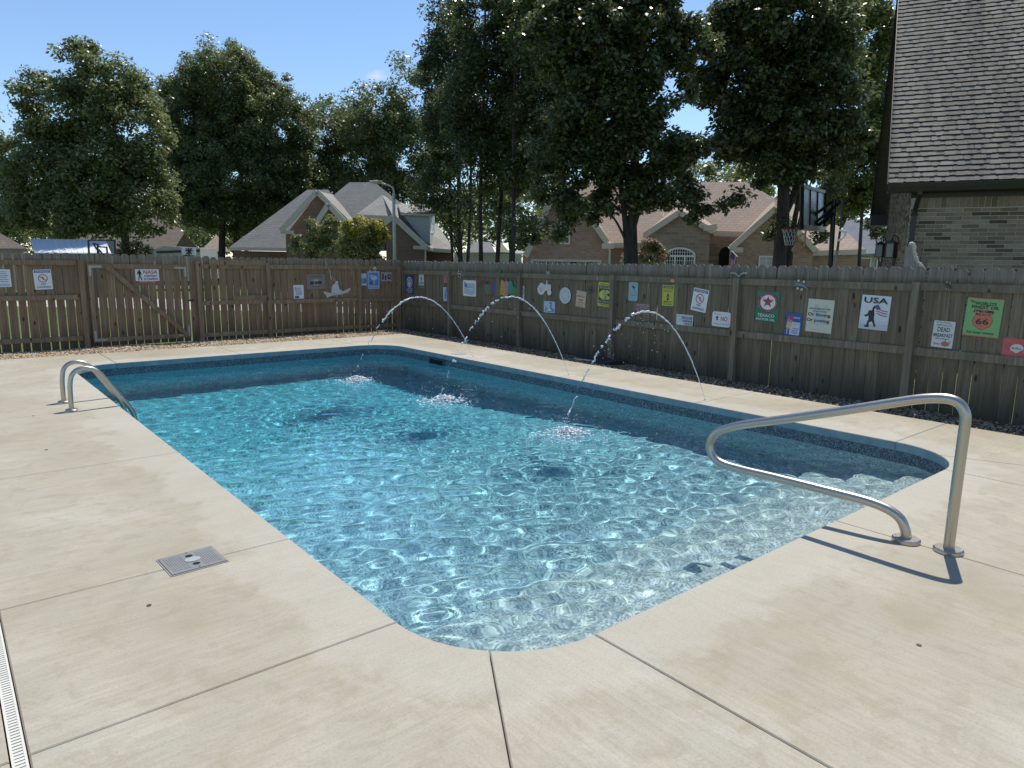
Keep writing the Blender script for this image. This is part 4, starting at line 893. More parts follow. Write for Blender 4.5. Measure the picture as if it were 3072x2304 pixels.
s = cutout('L', (1120, 801, 1129, 811), 'small round green and white ornament on the top rail of the back fence', 'round_ornament', 'wall ornament', [('disc', ell(.5, .5, .5, .5), (.60, .66, .60)), ('rim', ell(.5, .3, .4, .2), (.10, .22, .12))], 0, .045)
c = np.array([FX-.045, onX((2222, 818), FX)[1], 1.515]); m = MB(c)
for sg in (-1, 1):
    m.tube(smooth_path([c, c+[0, .04*sg, .05], c+[0, .10*sg, .065], c+[0, .14*sg, .05]], 2), .012, 6)
tag(m.obj('leaf_ornament', pc((.30, .36, .26))), 'pale green two-leaf ornament on top of the fourth post', 'wall ornament')
#__PART4__
# ------------------------------------------------------------------ far houses
def dcorr(D): return D
BR_A = mat_brick('red_brown_brick', (.21, .12, .08), (.14, .08, .055), (.30, .26, .21))
BR_B = mat_brick('tan_pink_brick', (.40, .28, .21), (.26, .175, .13), (.44, .37, .30))
STONE_B = mat_brick('grey_tan_stone', (.34, .275, .21), (.21, .165, .125), (.38, .33, .27), .34, .16)
SH_A = mat_shingle('grey_shingle', (.28, .27, .25), (.34, .33, .305), (.19, .183, .17))
SH_B = mat_shingle('tan_shingle', (.50, .39, .31), (.43, .335, .265), (.32, .24, .19))
SH_D = mat_shingle('pale_grey_shingle', (.22, .24, .26), (.27, .28, .30), (.16, .17, .18))
SH_T = mat_shingle('brown_tan_shingle', (.30, .25, .20), (.25, .20, .16), (.16, .13, .10))
SIDING = NT('grey_siding'); _w = SIDING.n('ShaderNodeTexWave', wave_type='BANDS', bands_direction='Z', wave_profile='SAW'); _w.inputs['Scale'].default_value = 1/.18/6.283*3.14*1.0
SIDING.L(SIDING.pos, _w.inputs['Vector']); SIDING.color(SIDING.ramp(_w.outputs['Fac'], [(0, (.24, .28, .30)), (.12, (.40, .45, .47)), (1, (.44, .49, .51))])).set(Roughness=.6); SIDING = SIDING.m
GLASS = NT('window_glass'); GLASS.color((.02, .025, .03)).set(Roughness=.08); GLASS.b.inputs['Specular IOR Level'].default_value = .7; GLASS = GLASS.m
CREAMW = plain('cream_wall', (.50, .46, .38), .8, var=.08)
HC = {}
def q3(p, D=None):
    return Q(p[0], p[1], p[2] if len(p) > 2 else D)
def wallpoly(name, parent, tops, D, mat, th=.3, base=-.1):
    T = [q3(p, D) for p in tops]; pts = [np.array([T[0][0], T[0][1], base])]+T+[np.array([T[-1][0], T[-1][1], base])]
    m = MB(np.array(parent.location)); m.prism(pts, FH*th); return m.obj(name, mat, parent)
def slab(name, parent, pts, mat, th=.16):
    m = MB(np.array(parent.location)); P_ = [q3(p) for p in pts]
    # fan of thin prisms keeps bent outlines watertight
    m.prism(P_, (0, 0, -th)); return m.obj(name, mat, parent)
def RP(x, y, De, ye, b, xe=None):
    ze = Q(x if xe is None else xe, ye, De)[2]; k = (Q(x, y, 1.)[2]-H)
    a = De-ze*b; D = (a+b*H)/(1-b*k); return (x, y, D)
def beampx(name, parent, a, b, w, h, mat):
    m = MB(np.array(parent.location)); m.beam(q3(a), q3(b), w, h, upv=tuple(FH)); return m.obj(name, mat, parent)
def rectwin(parent, x0, y0, x1, y1, D, cols=2, rows=2, fr=.06, glass=None, name='window', frame=None):
    a = Q(x0, y0, D); b = Q(x1, y1, D); u = RH; W = (b-a)@RH; z1, z0 = a[2], b[2]; O = np.array(parent.location)
    m = MB(O); p = lambda s, z, k=0: a*[1, 1, 0]+u*s+np.array([0, 0, z])-FH*k
    def bar(s0, s1, za, zb, k): m.prism([p(s0, za), p(s1, za), p(s1, zb), p(s0, zb)], -FH*k)
    for (s0, s1, za, zb) in ((0, W, z0, z0+fr), (0, W, z1-fr, z1), (0, fr, z0+fr, z1-fr), (W-fr, W, z0+fr, z1-fr)): bar(s0, s1, za, zb, .05)
    for i in range(1, cols): s = W*i/cols; bar(s-.014, s+.014, z0+fr, z1-fr, .03)
    for i in range(1, rows): z = z0+(z1-z0)*i/rows; bar(fr, W-fr, z-.014, z+.014, .027)
    f = m.obj(name, frame or WHITEP, parent)
    m = MB(O); m.prism([p(fr, z0+fr), p(W-fr, z0+fr), p(W-fr, z1-fr), p(fr, z1-fr)], -FH*.012)
    g_ = m.obj('pane', glass or GLASS, None); g_.location = (0, 0, 0); g_.parent = f
    return f
# --- house A: grey roof, brick, dormer
ha = empty('brick_house', tuple(Q(1000, 790, 44)*[1, 1, 0]), 'brick house with steep grey shingle roofs and a blue grey dormer beyond the back fence', 'house')
De = 43.4
wallpoly('wall', ha, [(702, 752), (860, 755)], De+.5, BR_A); wallpoly('wall', ha, [(857, 705), (951, 584), (1046, 676)], 42.6, BR_A)
wallpoly('wall', ha, [(950, 668), (985, 622), (1030, 668)], 41.9, BR_A); wallpoly('wall', ha, [(1157, 672), (1179, 656), (1275, 744)], 41.6, BR_A)
wallpoly('wall', ha, [(1276, 752), (1360, 754)], 43.6, BR_A)
slab('roof', ha, [RP(687, 742, De, 742, .85), RP(1000, 745, De, 742, .85, 687), RP(998, 587, De, 742, .85, 687), RP(985, 569, De, 742, .85, 687), RP(922, 569, De, 742, .85, 687)], SH_A)
slab('roof', ha, [RP(1001, 745, De, 742, .85, 687), RP(1290, 745, De, 742, .85, 687), RP(1200, 607, De, 742, .85, 687), RP(1124, 547, De, 742, .85, 687), RP(1048, 547, De, 742, .85, 687), RP(999, 587, De, 742, .85, 687)], SH_A)
slab('gable_roof', ha, [(951, 572, 42.2), (1050, 671, 42.2), (1062, 662, 44.2), (1003, 585, 47)], SH_A)
slab('gable_roof', ha, [(985, 611, 41.5), (1033, 664, 41.5), (1040, 661, 43.), (1003, 612, 44)], SH_A)
slab('gable_roof', ha, [(1146, 585, 46), (1070, 643, 44.3), (1058, 742, 42.2), (1152, 744, 42.2), (1158, 668, 42.2), (1179, 648, 42.2)], SH_A)
slab('gable_roof', ha, [(1147, 586, 46), (1179, 648, 41.3), (1280, 741, 41.3), (1300, 746, 42.5), (1215, 612, 48)], SH_A)
slab('gable_roof', ha, [(1290, 700, 44.), (1279, 742, 42.4), (1364, 750, 43.4), (1308, 668, 46.5)], SH_A)
slab('porch_roof', ha, [(947, 737, 40.5), (1016, 740, 40.5), (1016, 690, 42.4), (1004, 690, 42.4)], SH_A)
for a, b_, in (((842, 693, 42.15), (951, 575, 42.15)), ((951, 575, 42.15), (1048, 671, 42.15)), ((950, 668, 41.45), (985, 613, 41.45)), ((985, 613, 41.45), (1032, 665, 41.45)), ((1150, 672, 41.25), (1179, 650, 41.25)), ((1179, 650, 41.25), (1280, 742, 41.25))):
    beampx('rake_board', ha, a, b_, .30, .09, TRIM)
for a, b_ in (((687, 746, 43.3), (860, 749, 43.3)), ((842, 696, 42.2), (880, 697, 42.2)), ((1240, 742, 41.3), (1282, 744, 41.3)), ((947, 740, 40.4), (1016, 743, 40.4)), ((1282, 750, 42.4), (1364, 754, 43.3))):
    beampx('eave_board', ha, a, b_, .20, .12, TRIM)
dmr = empty('dormer', (0, 0, 0)); dmr.parent = ha; dmr.location = Vector(q3((1250, 690), 42.5))-ha.location
def dm_m(name, pts, mat, off):
    base = np.array(ha.location)+np.array(dmr.location); m = MB(base); m.prism([q3(p) for p in pts], off); o = link(name, m.mesh(name), dmr, mat); return o
dm_m('side_wall', [(1213, 643, 42.3), (1287, 645, 42.3), (1289, 731, 42.3), (1272, 724, 42.3), (1215, 652, 42.3)], SIDING, FH*.1)
dm_m('front_wall', [(1288, 645, 42.3), (1304, 643, 44.5), (1304, 740, 44.5), (1290, 731, 42.3)], SIDING, RH*-.05)
dm_m('roof', [(1193, 612, 45), (1305, 612, 45), (1303, 641, 42.), (1203, 639, 42.)], SH_A, (0, 0, -.15))
dm_m('window', [(1290, 672, 42.6), (1299, 670, 43.7), (1299, 697, 43.7), (1290, 700, 42.6)], GLASS, RH*.04)
dm_m('trim', [(1204, 641, 41.95), (1303, 643, 41.95), (1303, 648, 41.95), (1204, 645, 41.95)], TRIM, FH*.05)
m = MB(np.array(ha.location)); m.tube([q3((1283, 747), 41.4), q3((1276, 750), 41.5), q3((1276, 790), 41.5)], .05, 6); m.obj('downspout', TRIM, ha)

# --- house B: tan brick with stone gable
hb = empty('brick_house', tuple(Q(2050, 790, 34)*[1, 1, 0]), 'tan brick house with tan shingle roof and arched window behind big trees', 'house')
wallpoly('wall', hb, [(1568, 765), (1583, 753), (1651, 608), (1695, 551), (1822, 728), (1832, 738)], 33, BR_B)
wallpoly('wall', hb, [(1833, 738), (1941, 738)], 35.3, BR_B); wallpoly('wall', hb, [(1940, 704), (2038, 640), (2131, 692)], 33.9, STONE_B)
wallpoly('wall', hb, [(2132, 702), (2250, 703)], 35.2, STONE_B); wallpoly('wall', hb, [(2195, 745), (2327, 630), (2440, 750)], 33.5, BR_B)
wallpoly('wall', hb, [(2432, 757), (2577, 757)], 34.9, BR_B)
e = (35., 732, .95, 1880)
def R2(x, y, de=0): return RP(x, y, e[0]+de, e[1], e[2], e[3])
slab('roof', hb, [R2(1832, 733), R2(1941, 733), R2(1990, 690), R2(1990, 546), R2(1700, 545)], SH_B)
slab('roof', hb, [R2(1991, 690), R2(2129, 700), R2(2262, 702), R2(2400, 700), R2(2330, 600), R2(2240, 546), R2(1991, 546)], SH_B)
slab('gable_roof', hb, [(1695, 546, 32.8), (1822, 727, 32.8), (1836, 733, 34.9), (1720, 546, 38)], SH_B)
slab('gable_roof', hb, [(2038, 634, 33.7), (2140, 690, 33.7), (2150, 684, 35.2), (2062, 620, 37)], SH_B)
slab('gable_roof', hb, [(2038, 634, 33.7), (1930, 704, 33.7), (1936, 696, 35.2), (2030, 620, 37)], SH_B)
slab('gable_roof', hb, [(2327, 620, 33.3), (2446, 748, 33.3), (2470, 742, 36), (2375, 600, 38)], SH_B)
slab('gable_roof', hb, [(2327, 620, 33.3), (2192, 742, 33.3), (2205, 735, 34.6), (2320, 600, 38)], SH_B)
slab('wing_roof', hb, [RP(2430, 757, 34.3, 757, 1.3), RP(2598, 750, 34.3, 757, 1.3, 2430), RP(2545, 700, 34.3, 757, 1.3, 2430), RP(2480, 655, 34.3, 757, 1.3, 2430), RP(2430, 655, 34.3, 757, 1.3, 2430)], SH_B)
for a, b_ in (((1576, 770, 32.7), (1651, 606, 32.7)), ((1651, 606, 32.7), (1695, 548, 32.7)), ((1695, 548, 32.7), (1822, 728, 32.7)), ((2192, 745, 33.2), (2327, 624, 33.2)), ((2327, 624, 33.2), (2446, 752, 33.2)), ((1932, 706, 33.65), (2038, 637, 33.65)), ((2038, 637, 33.65), (2138, 694, 33.65))):
    beampx('rake_board', hb, a, b_, .26, .09, TRIM)
for a, b_ in (((1805, 738, 32.7), (1842, 738, 32.7)), ((1842, 736, 34.8), (1940, 736, 34.8)), ((2110, 686, 33.6), (2150, 680, 33.6)), ((2140, 700, 34.8), (2262, 704, 34.8)), ((2192, 750, 33.2), (2228, 750, 33.2)), ((2430, 760, 34.2), (2596, 755, 34.2))):
    beampx('eave_board', hb, a, b_, .24, .16, TRIM)
m = MB(np.array(hb.location)); m.tube([q3((1838, 738), 32.8), q3((1829, 748), 32.9), q3((1828, 800), 32.9)], .05, 6); m.obj('downspout', TRIM, hb)
rectwin(hb, 1681, 645, 1709, 733, 32.98, 2, 4); rectwin(hb, 2276, 767, 2318, 830, 33.48, 2, 4, glass=plain('window_blind', (.42, .44, .42), .6))
rectwin(hb, 1592, 777, 1802, 840, 32.98, 9, 1, .10, name='garage_door', frame=TRIM)
# arched window
def archpts(x0, x1, ysp, ytop, D, n=14):
    a = Q(x0, ysp, D); b = Q(x1, ysp, D); t = Q((x0+x1)/2, ytop, D)[2]; zs = (a[2]+b[2])/2; out = []
    for i in range(n+1):
        an = math.pi*i/n; c = (a+b)/2; out.append(np.array([*(c-(b-a)/2*math.cos(an))[:2], zs+(t-zs)*math.sin(an)]))
    return out
A_ = archpts(1995, 2083, 768, 745, 33.86); bz = 1.0
m = MB(np.array(hb.location)); m.prism([np.array([*A_[0][:2], bz])]+A_+[np.array([*A_[-1][:2], bz])], -FH*.02); aw = m.obj('arched_window', GLASS, hb)
m = MB(np.array(hb.location))
for p, q_ in zip(A_[:-1], A_[1:]): m.beam(p-FH*.05, q_-FH*.05, .09, .06, upv=tuple(FH))
W = A_[-1]-A_[0]
for i in (0, 1/3, 2/3, 1): p = A_[0]+W*i-FH*.05; m.beam([*p[:2], bz], p, .07, .05, upv=tuple(FH))
m.beam(A_[0]-FH*.05, A_[-1]-FH*.05, .09, .06, upv=tuple(FH))
for i in range(1, 12): 
    p = A_[0]+W*i/12-FH*.04; zt = A_[0][2]+(Q(2039, 745, 33.86)[2]-A_[0][2])*math.sqrt(max(0, 1-(2*i/12-1)**2)); m.beam([*p[:2], bz], [*p[:2], zt], .022, .02, upv=tuple(FH))
for z in (A_[0][2]-.22, A_[0][2]-.44, A_[0][2]+.18): p = A_[0]-FH*.04; q_ = A_[-1]-FH*.04; m.beam([*p[:2], z], [*q_[:2], z], .022, .02, upv=tuple(FH))
fo = m.obj('frame', WHITEP, None); fo.parent = aw; fo.location = (0, 0, 0)
A_ = archpts(2158, 2196, 762, 741, 35.15); m = MB(np.array(hb.location)); m.prism([np.array([*A_[0][:2], 0])]+A_+[np.array([*A_[-1][:2], 0])], -FH*.03); m.obj('entry_arch', DARK, hb)
fg = empty('flag', tuple(q3((2190, 745), 33)), 'small american flag hanging on a slanted pole by the arched entry of the tan house', 'flag')
O = np.array(fg.location); m = MB(O); m.tube([q3((2184, 741), 33.4), q3((2212, 770), 32.4)], .014, 6); m.obj('flag_pole', WHITEP, fg)
fa = q3((2196, 752), 33.0); fb = q3((2210, 767), 32.5)
for i in range(7):
    m = MB(O); a = fa+(fb-fa)*i/7; b2 = fa+(fb-fa)*(i+1)/7; dn = np.array([-.12, 0, -.80]); m.prism([a, b2, b2+dn*(1-.03*i), a+dn], FH*.01)
    m.obj('stripe', pc((.40, .04, .06)) if i % 2 == 0 else pc((.62, .60, .60)), fg)
m = MB(O); a = fa; b2 = fa+(fb-fa)*.55; dn = np.array([-.05, 0, -.32]); m.prism([a-FH*.02, b2-FH*.02, b2+dn-FH*.02, a+dn-FH*.02], -FH*.006); m.obj('canton', pc((.04, .06, .20)), fg)
# --- house D pale grey roof at right
hd = empty('house', tuple(Q(2600, 790, 48)*[1, 1, 0]), 'cream house with a pale grey shingle roof left of the near brick house', 'house')
slab('roof', hd, [RP(2490, 764, 47, 764, 1.2), RP(2720, 758, 47, 764, 1.2, 2490), RP(2720, 652, 47, 764, 1.2, 2490), RP(2540, 660, 47, 764, 1.2, 2490)], SH_D)
wallpoly('wall', hd, [(2500, 768), (2715, 764)], 47.8, CREAMW)
rectwin(hd, 2576, 772, 2609, 830, 47.75, 1, 1, .1); rectwin(hd, 2629, 779, 2652, 830, 47.75, 1, 1, .1)
m = MB(np.array(hd.location)); m.tube([q3((2547, 664), 50.5), q3((2547, 658), 50.4)], .16, 8); m.tube(smooth_path([q3((2547, 662), 50.4), q3((2546, 672), 50), q3((2540, 678), 49.8)], 2), .17, 8); m.obj('roof_vent', BLACKM, hd)
# --- pale house between the trunks
he = empty('house', tuple(Q(1450, 790, 72)*[1, 1, 0]), 'pale house with light gabled roofs seen far off between the tree trunks', 'house')
wallpoly('wall', he, [(1362, 757), (1565, 757)], 72, plain('white_wall', (.46, .46, .44), .8)); 
slab('roof', he, [RP(1395, 757, 71, 757, 1), RP(1486, 757, 71, 757, 1, 1395), RP(1470, 726, 71, 757, 1, 1395), RP(1412, 724, 71, 757, 1, 1395)], plain('pale_roof', (.36, .35, .33), .9))
slab('gable_roof', he, [(1500, 756, 70), (1530, 758, 70), (1500, 722, 73)], plain('olive_wall', (.17, .17, .11), .9))
slab('roof', he, [RP(1505, 758, 71.5, 758, 1), RP(1568, 760, 71.5, 758, 1, 1505), RP(1566, 752, 71.5, 758, 1, 1505), RP(1505, 750, 71.5, 758, 1, 1505)], plain('white_roof', (.62, .61, .58), .7))
# --- tan house behind the left trees
hf = empty('house', tuple(Q(420, 790, 62)*[1, 1, 0]), 'house with tan brown hipped roofs mostly hidden behind the left trees', 'house')
wallpoly('wall', hf, [(200, 742), (660, 748)], 62, CREAMW)
slab('roof', hf, [RP(180, 744, 61, 744, 1), RP(600, 748, 61, 744, 1, 180), RP(500, 648, 61, 744, 1, 180), RP(400, 630, 61, 744, 1, 180), RP(280, 680, 61, 744, 1, 180)], SH_T)
slab('gable_roof', hf, [(520, 752, 59), (552, 700, 59), (600, 750, 59)], SH_T); slab('gable_roof', hf, [(600, 752, 60.2), (690, 756, 60.2), (650, 705, 64)], SH_T)
hg = empty('house', tuple(Q(0, 790, 38)*[1, 1, 0]), 'corner of a tan hipped roof house at the far left picture edge', 'house')
wallpoly('wall', hg, [(-250, 745), (70, 750)], 38, CREAMW)
slab('roof', hg, [RP(-270, 742, 37.4, 742, 1), RP(82, 746, 37.4, 742, 1, -270), RP(-8, 694, 37.4, 742, 1, -270), RP(-160, 600, 37.4, 742, 1, -270)], SH_T)
# --- shed with bright metal roof
sh = empty('metal_shed', tuple(Q(200, 790, 31)*[1, 1, 0]), 'open shed with a bright white ribbed metal roof behind the back fence at left', 'shed')
M_MET = NT('white_metal_roof'); M_MET.color((.80, .82, .84)).set(Roughness=.4); M_MET = M_MET.m
f4 = [(90, 716, 33.5), (330, 720, 33.5), (338, 759, 30.5), (103, 757, 30.5)]
slab('roof_sheet', sh, f4, M_MET, .04)
m = MB(np.array(sh.location)); A0, A1, A2, A3 = [q3(p) for p in f4]
for i in range(13):
    t = (i+.3)/13; a = A0+(A1-A0)*t; b_ = A3+(A2-A3)*t; m.beam(a+[0, 0, .008], b_+[0, 0, .008], .03, .018)
m.obj('roof_rib', M_MET, sh)['kind'] = 'stuff'
for x in (108, 330):
    m = MB(np.array(sh.location)); p = q3((x, 757), 30.7); m.box(p[0]-.06, p[0]+.06, p[1]-.06, p[1]+.06, -.1, p[2]-.05); m.obj('post', CREAMW, sh)
wallpoly('back_wall', sh, [(100, 735), (335, 738)], 33.2, plain('shed_wall', (.12, .12, .12), .8), .1)
# --- camper
cp = empty('camper', tuple(Q(520, 790, 40)*[1, 1, 0]), 'pale camper trailer parked behind the back fence below the left trees', 'trailer')
m = MB(np.array(cp.location)); T = [q3(p, 40) for p in ((455, 775), (462, 748), (490, 738), (600, 744), (602, 775))]
m.prism(T[::1]+[np.array([*T[-1][:2], .5]), np.array([*T[0][:2], .5])], FH*2.3); m.obj('body', plain('camper_white', (.52, .55, .55), .4), cp)
m = MB(np.array(cp.location)); m.beam(q3((470, 757), 39.97), q3((600, 752), 39.97), .14, .05, upv=tuple(FH)); m.obj('stripe', pc((.05, .06, .08)), cp)
rectwin(cp, 545, 747, 585, 772, 39.96, 2, 2, .05)
# --- street lamp
lp_ = empty('street_lamp', tuple(Q(1184, 790, 40)*[1, 1, 0]), 'pale street lamp pole with a curved arm in front of the grey roofed house', 'street lamp')
PALEM = plain('pale_metal', (.50, .49, .43), .5); O = np.array(lp_.location)
m = MB(O); p = q3((1184, 790), 40); t_ = q3((1181, 580), 40); m.tube([[*p[:2], -.1], t_], [.11, .085], 10); m.obj('pole', PALEM, lp_, True)
m = MB(O); m.tube(smooth_path([t_-[0, 0, .1], q3((1181, 566), 40), q3((1172, 558), 40), q3((1150, 551), 40), q3((1128, 546), 40)], 2), .05, 8); m.obj('arm', PALEM, lp_, True)
m = MB(O); a = q3((1128, 546), 40); m.blob(a, (.42, .42, .10), n=10); m.obj('lamp_head', PALEM, lp_, True)

# ------------------------------------------------------------------ near brick house on the right
A = np.array([.4305, -.9026, 0]); N = np.array([-.9026, -.4305, 0])
PCW = np.array([15.967, 5.181, 0])
def W3(a, n, z): return PCW+A*a+N*n+np.array([0, 0, z])
hc = empty('brick_house', tuple(W3(0, 0, 0)), 'near house at right with tan brick, brown gutter and steep weathered shingle roof', 'house')
HO = np.array(hc.location); MORT = plain('mortar', (.50, .45, .37), .95, var=.1)
CA, CB, DEP = -.98, 6.0, 8.0; ZT = 3.07; ZE = 3.34; OV = .38; OL = .47; SLP = 1.22
m = MB(HO); P8 = [W3(CA, 0, -.1), W3(CB, 0, -.1), W3(CB, -DEP, -.1), W3(CA, -DEP, -.1)]; m.hexa(P8+[p+np.array([0, 0, ZT+.3+.1]) for p in P8])
zr = ZE+(DEP/2+OV)*SLP
m.prism([W3(CA+.001, OV*0, ZT+.3), W3(CA+.001, -DEP, ZT+.3), W3(CA+.001, -DEP/2, zr-.25)], A*(CB-CA-.002)); m.obj('wall', MORT, hc)
BRK = NT('near_brick'); _i = BRK.n('ShaderNodeObjectInfo').outputs['Random']; _g = BRK.n('ShaderNodeNewGeometry').outputs['Random Per Island']
_r = BRK.math('FRACT', BRK.math('ADD', BRK.math('MULTIPLY', _i, 7.3), _g))
_b = BRK.ramp(_r, [(0, (.085, .062, .042)), (.18, (.12, .088, .06)), (.25, (.19, .14, .095)), (.5, (.25, .19, .13)), (.72, (.30, .235, .165)), (.85, (.35, .28, .20)), (1, (.22, .17, .12))])
_n = BRK.noise(BRK.pos, 22, 4, .7); BRK.color(BRK.mix(BRK.ramp(_n, [(.55, 0.), (.68, .6)]), _b, (.09, .072, .056))).set(Roughness=.95); BRK.bump(_n, .5, .006); BRK = BRK.m
BL, BH_, MT = .292, .066, .012; CP = .0782
def brickbox(m, a0, a1, z0, z1, k, n0=0.): m.hexa([W3(a0, n0, z0), W3(a0, n0+k, z0), W3(a1, n0+k, z0), W3(a1, n0, z0), W3(a0, n0, z1), W3(a0, n0+k, z1), W3(a1, n0+k, z1), W3(a1, n0, z1)])
def unit_brick(L, h, dep=.014):
    m = MB(); c = .004
    v = [(0, 0, 0), (L, 0, 0), (L, 0, h), (0, 0, h)]; w = [(c, -dep, c), (L-c, -dep, c), (L-c, -dep, h-c), (c, -dep, h-c)]
    m.add(v+w, [(4, 5, 6, 7), (0, 1, 5, 4), (1, 2, 6, 5), (2, 3, 7, 6), (3, 0, 4, 7)]); me = m.mesh('brick'); me.materials.append(BRK); return me
UB = [unit_brick(BL, BH_, .014), unit_brick(BL, BH_, .011)]; UH = unit_brick(.14, BH_, .013); US = unit_brick(.093, .195, .014)
rotA = math.atan2(A[1], A[0])
def put_brick(me, a, z):
    o = bpy.data.objects.new('brick', me); COL.objects.link(o); o.parent = hc; o.location = Vector(W3(a, 0, z)-HO); o.rotation_euler = (0, 0, rotA)
rest = MB(HO)
row = 0; z = ZT-.205-CP
while z > .0:
    off = (row % 2)*(BL+MT)/2; a = CA+.01-off
    while a < CB-.02:
        a0 = max(a, CA+.006); a1 = min(a+BL, CB-.01)
        if z > 1.50 and a0 < 1.75 and a1-a0 > .2: put_brick(random.choice(UB), a0, z)
        elif z > 1.50 and a0 < 1.75 and a1-a0 > .1: put_brick(UH, a0, z)
        elif a1-a0 > .03: brickbox(rest, a0, a1, z, z+BH_, .012)
        a += BL+MT
    z -= CP; row += 1
a = CA+.10
while a < CB-.1:
    if a < 1.75: put_brick(US, a, ZT-.2)
    else: brickbox(rest, a, a+.093, ZT-.2, ZT-.005, .013)
    a += .1065
# left side wall bricks
row = 0; z = zr-.45
while z > 0:
    ng = max(0., (z+.12-ZT-.3)/(zr-.25-ZT-.3)*DEP/2); n0 = -.005-(row % 2)*.15
    while n0 > -DEP+ng:
        if n0 > -ng: n0 -= BL+MT; continue
        n1 = max(n0-BL, -DEP+ng); rest.hexa([W3(CA-.012, n1, z), W3(CA-.012, n0, z), W3(CA, n0, z), W3(CA, n1, z), W3(CA-.012, n1, z+BH_), W3(CA-.012, n0, z+BH_), W3(CA, n0, z+BH_), W3(CA, n1, z+BH_)]); n0 -= BL+MT
    z -= CP; row += 1
rest.obj('brickwork', BRK, hc)['kind'] = 'stuff'
# frieze, soffit, gutter, downspout
m = MB(HO); brickbox(m, CA-.02, CB, ZT, ZE-.16, .03); m.obj('frieze_board', BROWNM, hc)
m = MB(HO); brickbox(m, CA-OL, CB, ZE-.17, ZE-.14, OV-.02); m.obj('soffit', BROWNM, hc)
m = MB(HO); g0 = [(OV-.02, ZE-.17), (OV+.07, ZE-.17), (OV+.10, ZE-.09), (OV+.115, ZE-.03), (OV+.115, ZE-.015), (OV-.02, ZE-.015)]
m.prism([W3(CA-OL, n_, z_) for n_, z_ in g0], A*(CB-CA+OL)); m.obj('gutter', BROWNM, hc)
m = MB(HO); P_ = [W3(CA+.10, OV+.03, ZE-.16), W3(CA+.10, OV+.02, ZE-.24), W3(CA+.07, .10, ZE-.52), W3(CA+.07, .07, ZE-.62), W3(CA+.07, .07, .0)]
for p, q_ in zip(P_[:-1], P_[1:]): m.beam(p, q_+(q_-p)*.01, .085, .065, upv=tuple(N) if abs((q_-p)[2]) > .2 else (0, 0, 1))
m.obj('downspout', BROWNM, hc)
# roof deck
S = -N+np.array([0, 0, SLP]); S /= np.linalg.norm(S); UP = np.cross(A, S); UP = UP if UP[2] > 0 else -UP
LS = (DEP/2+OV)*math.sqrt(1+SLP**2)
E0 = W3(CA-OL, OV+.02, ZE-.0)
m = MB(HO); q0 = E0; q1 = W3(CB, OV+.02, ZE); m.prism([q0-UP*.03, q1-UP*.03, q1+S*LS-UP*.03, q0+S*LS-UP*.03], -UP*.10); m.obj('roof_deck', BROWNM, hc)
SB = np.array([*(N), 0])[:3]; S2 = N+np.array([0, 0, SLP]); S2 /= np.linalg.norm(S2); F0 = W3(CA-OL, -DEP-OV, ZE); F1 = W3(CB, -DEP-OV, ZE); UP2 = np.cross(S2, A); UP2 = UP2 if UP2[2] > 0 else -UP2
m = MB(HO); m.prism([F0, F1, F1+S2*LS, F0+S2*LS], -UP2*.10); m.obj('far_roof_slope', SH_A, hc)
m = MB(HO); t = .02
while t < LS-.1:      # slatted soffit below the far rake
    a_ = F0+S2*t-UP2*.13; m.prism([a_+A*.03, a_+A*(OL+.0), a_+A*(OL+.0)+S2*.085, a_+A*.03+S2*.085], -UP2*.012); t += .10
m.obj('rake_soffit', plain('brown_vinyl', (.10, .085, .075), .5), hc)
m = MB(HO); m.beam(F0-UP2*.12-S2*.1, F0+S2*LS-UP2*.12, .03, .20, upv=tuple(UP2)); m.beam(E0-UP*.1, E0+S*LS-UP*.1, .03, .16, upv=tuple(UP)); m.obj('rake_board', BROWNM, hc)
m = MB(HO); m.hexa([W3(CA-OL, -DEP-OV, ZE-.42), W3(CA-.0, -DEP-OV, ZE-.42), W3(CA-.0, -DEP+.3, ZE-.42), W3(CA-OL, -DEP+.3, ZE-.42), W3(CA-OL, -DEP-OV, ZE-.1), W3(CA, -DEP-OV, ZE-.1), W3(CA, -DEP+.3, ZE-.1), W3(CA-OL, -DEP+.3, ZE-.1)]); m.obj('eave_return', BROWNM, hc)
# shingles
SHC = NT('weathered_shingle'); _i = SHC.n('ShaderNodeObjectInfo').outputs['Random']; _g = SHC.n('ShaderNodeNewGeometry').outputs['Random Per Island']
_r = SHC.math('FRACT', SHC.math('ADD', SHC.math('MULTIPLY', _i, 5.7), _g))
_c = SHC.ramp(_r, [(0, (.29, .25, .19)), (.5, (.335, .295, .23)), (1, (.375, .335, .265))])
_v = facing(SHC, A); _st = SHC.noise(SHC.mapping(_v, (1.5, .16, 1)), 1, 5, .65); _st2 = SHC.noise(SHC.pos, 40, 4, .7)
_c = SHC.mix(SHC.ramp(_st, [(.44, 0.), (.62, .6)]), _c, (.10, .09, .072)); _c = SHC.mix(SHC.ramp(_st2, [(.3, .35), (.6, 0.)]), _c, (.07, .068, .06))
SHC.color(_c).set(Roughness=.95); SHC.bump(_st2, .5, .004); SHC = SHC.m; EDGE = plain('shingle_shadow_line', (.028, .027, .028), .9)  # butt faces blackened as course shadow; the flat band is printed
EXP = .142; SW = .92
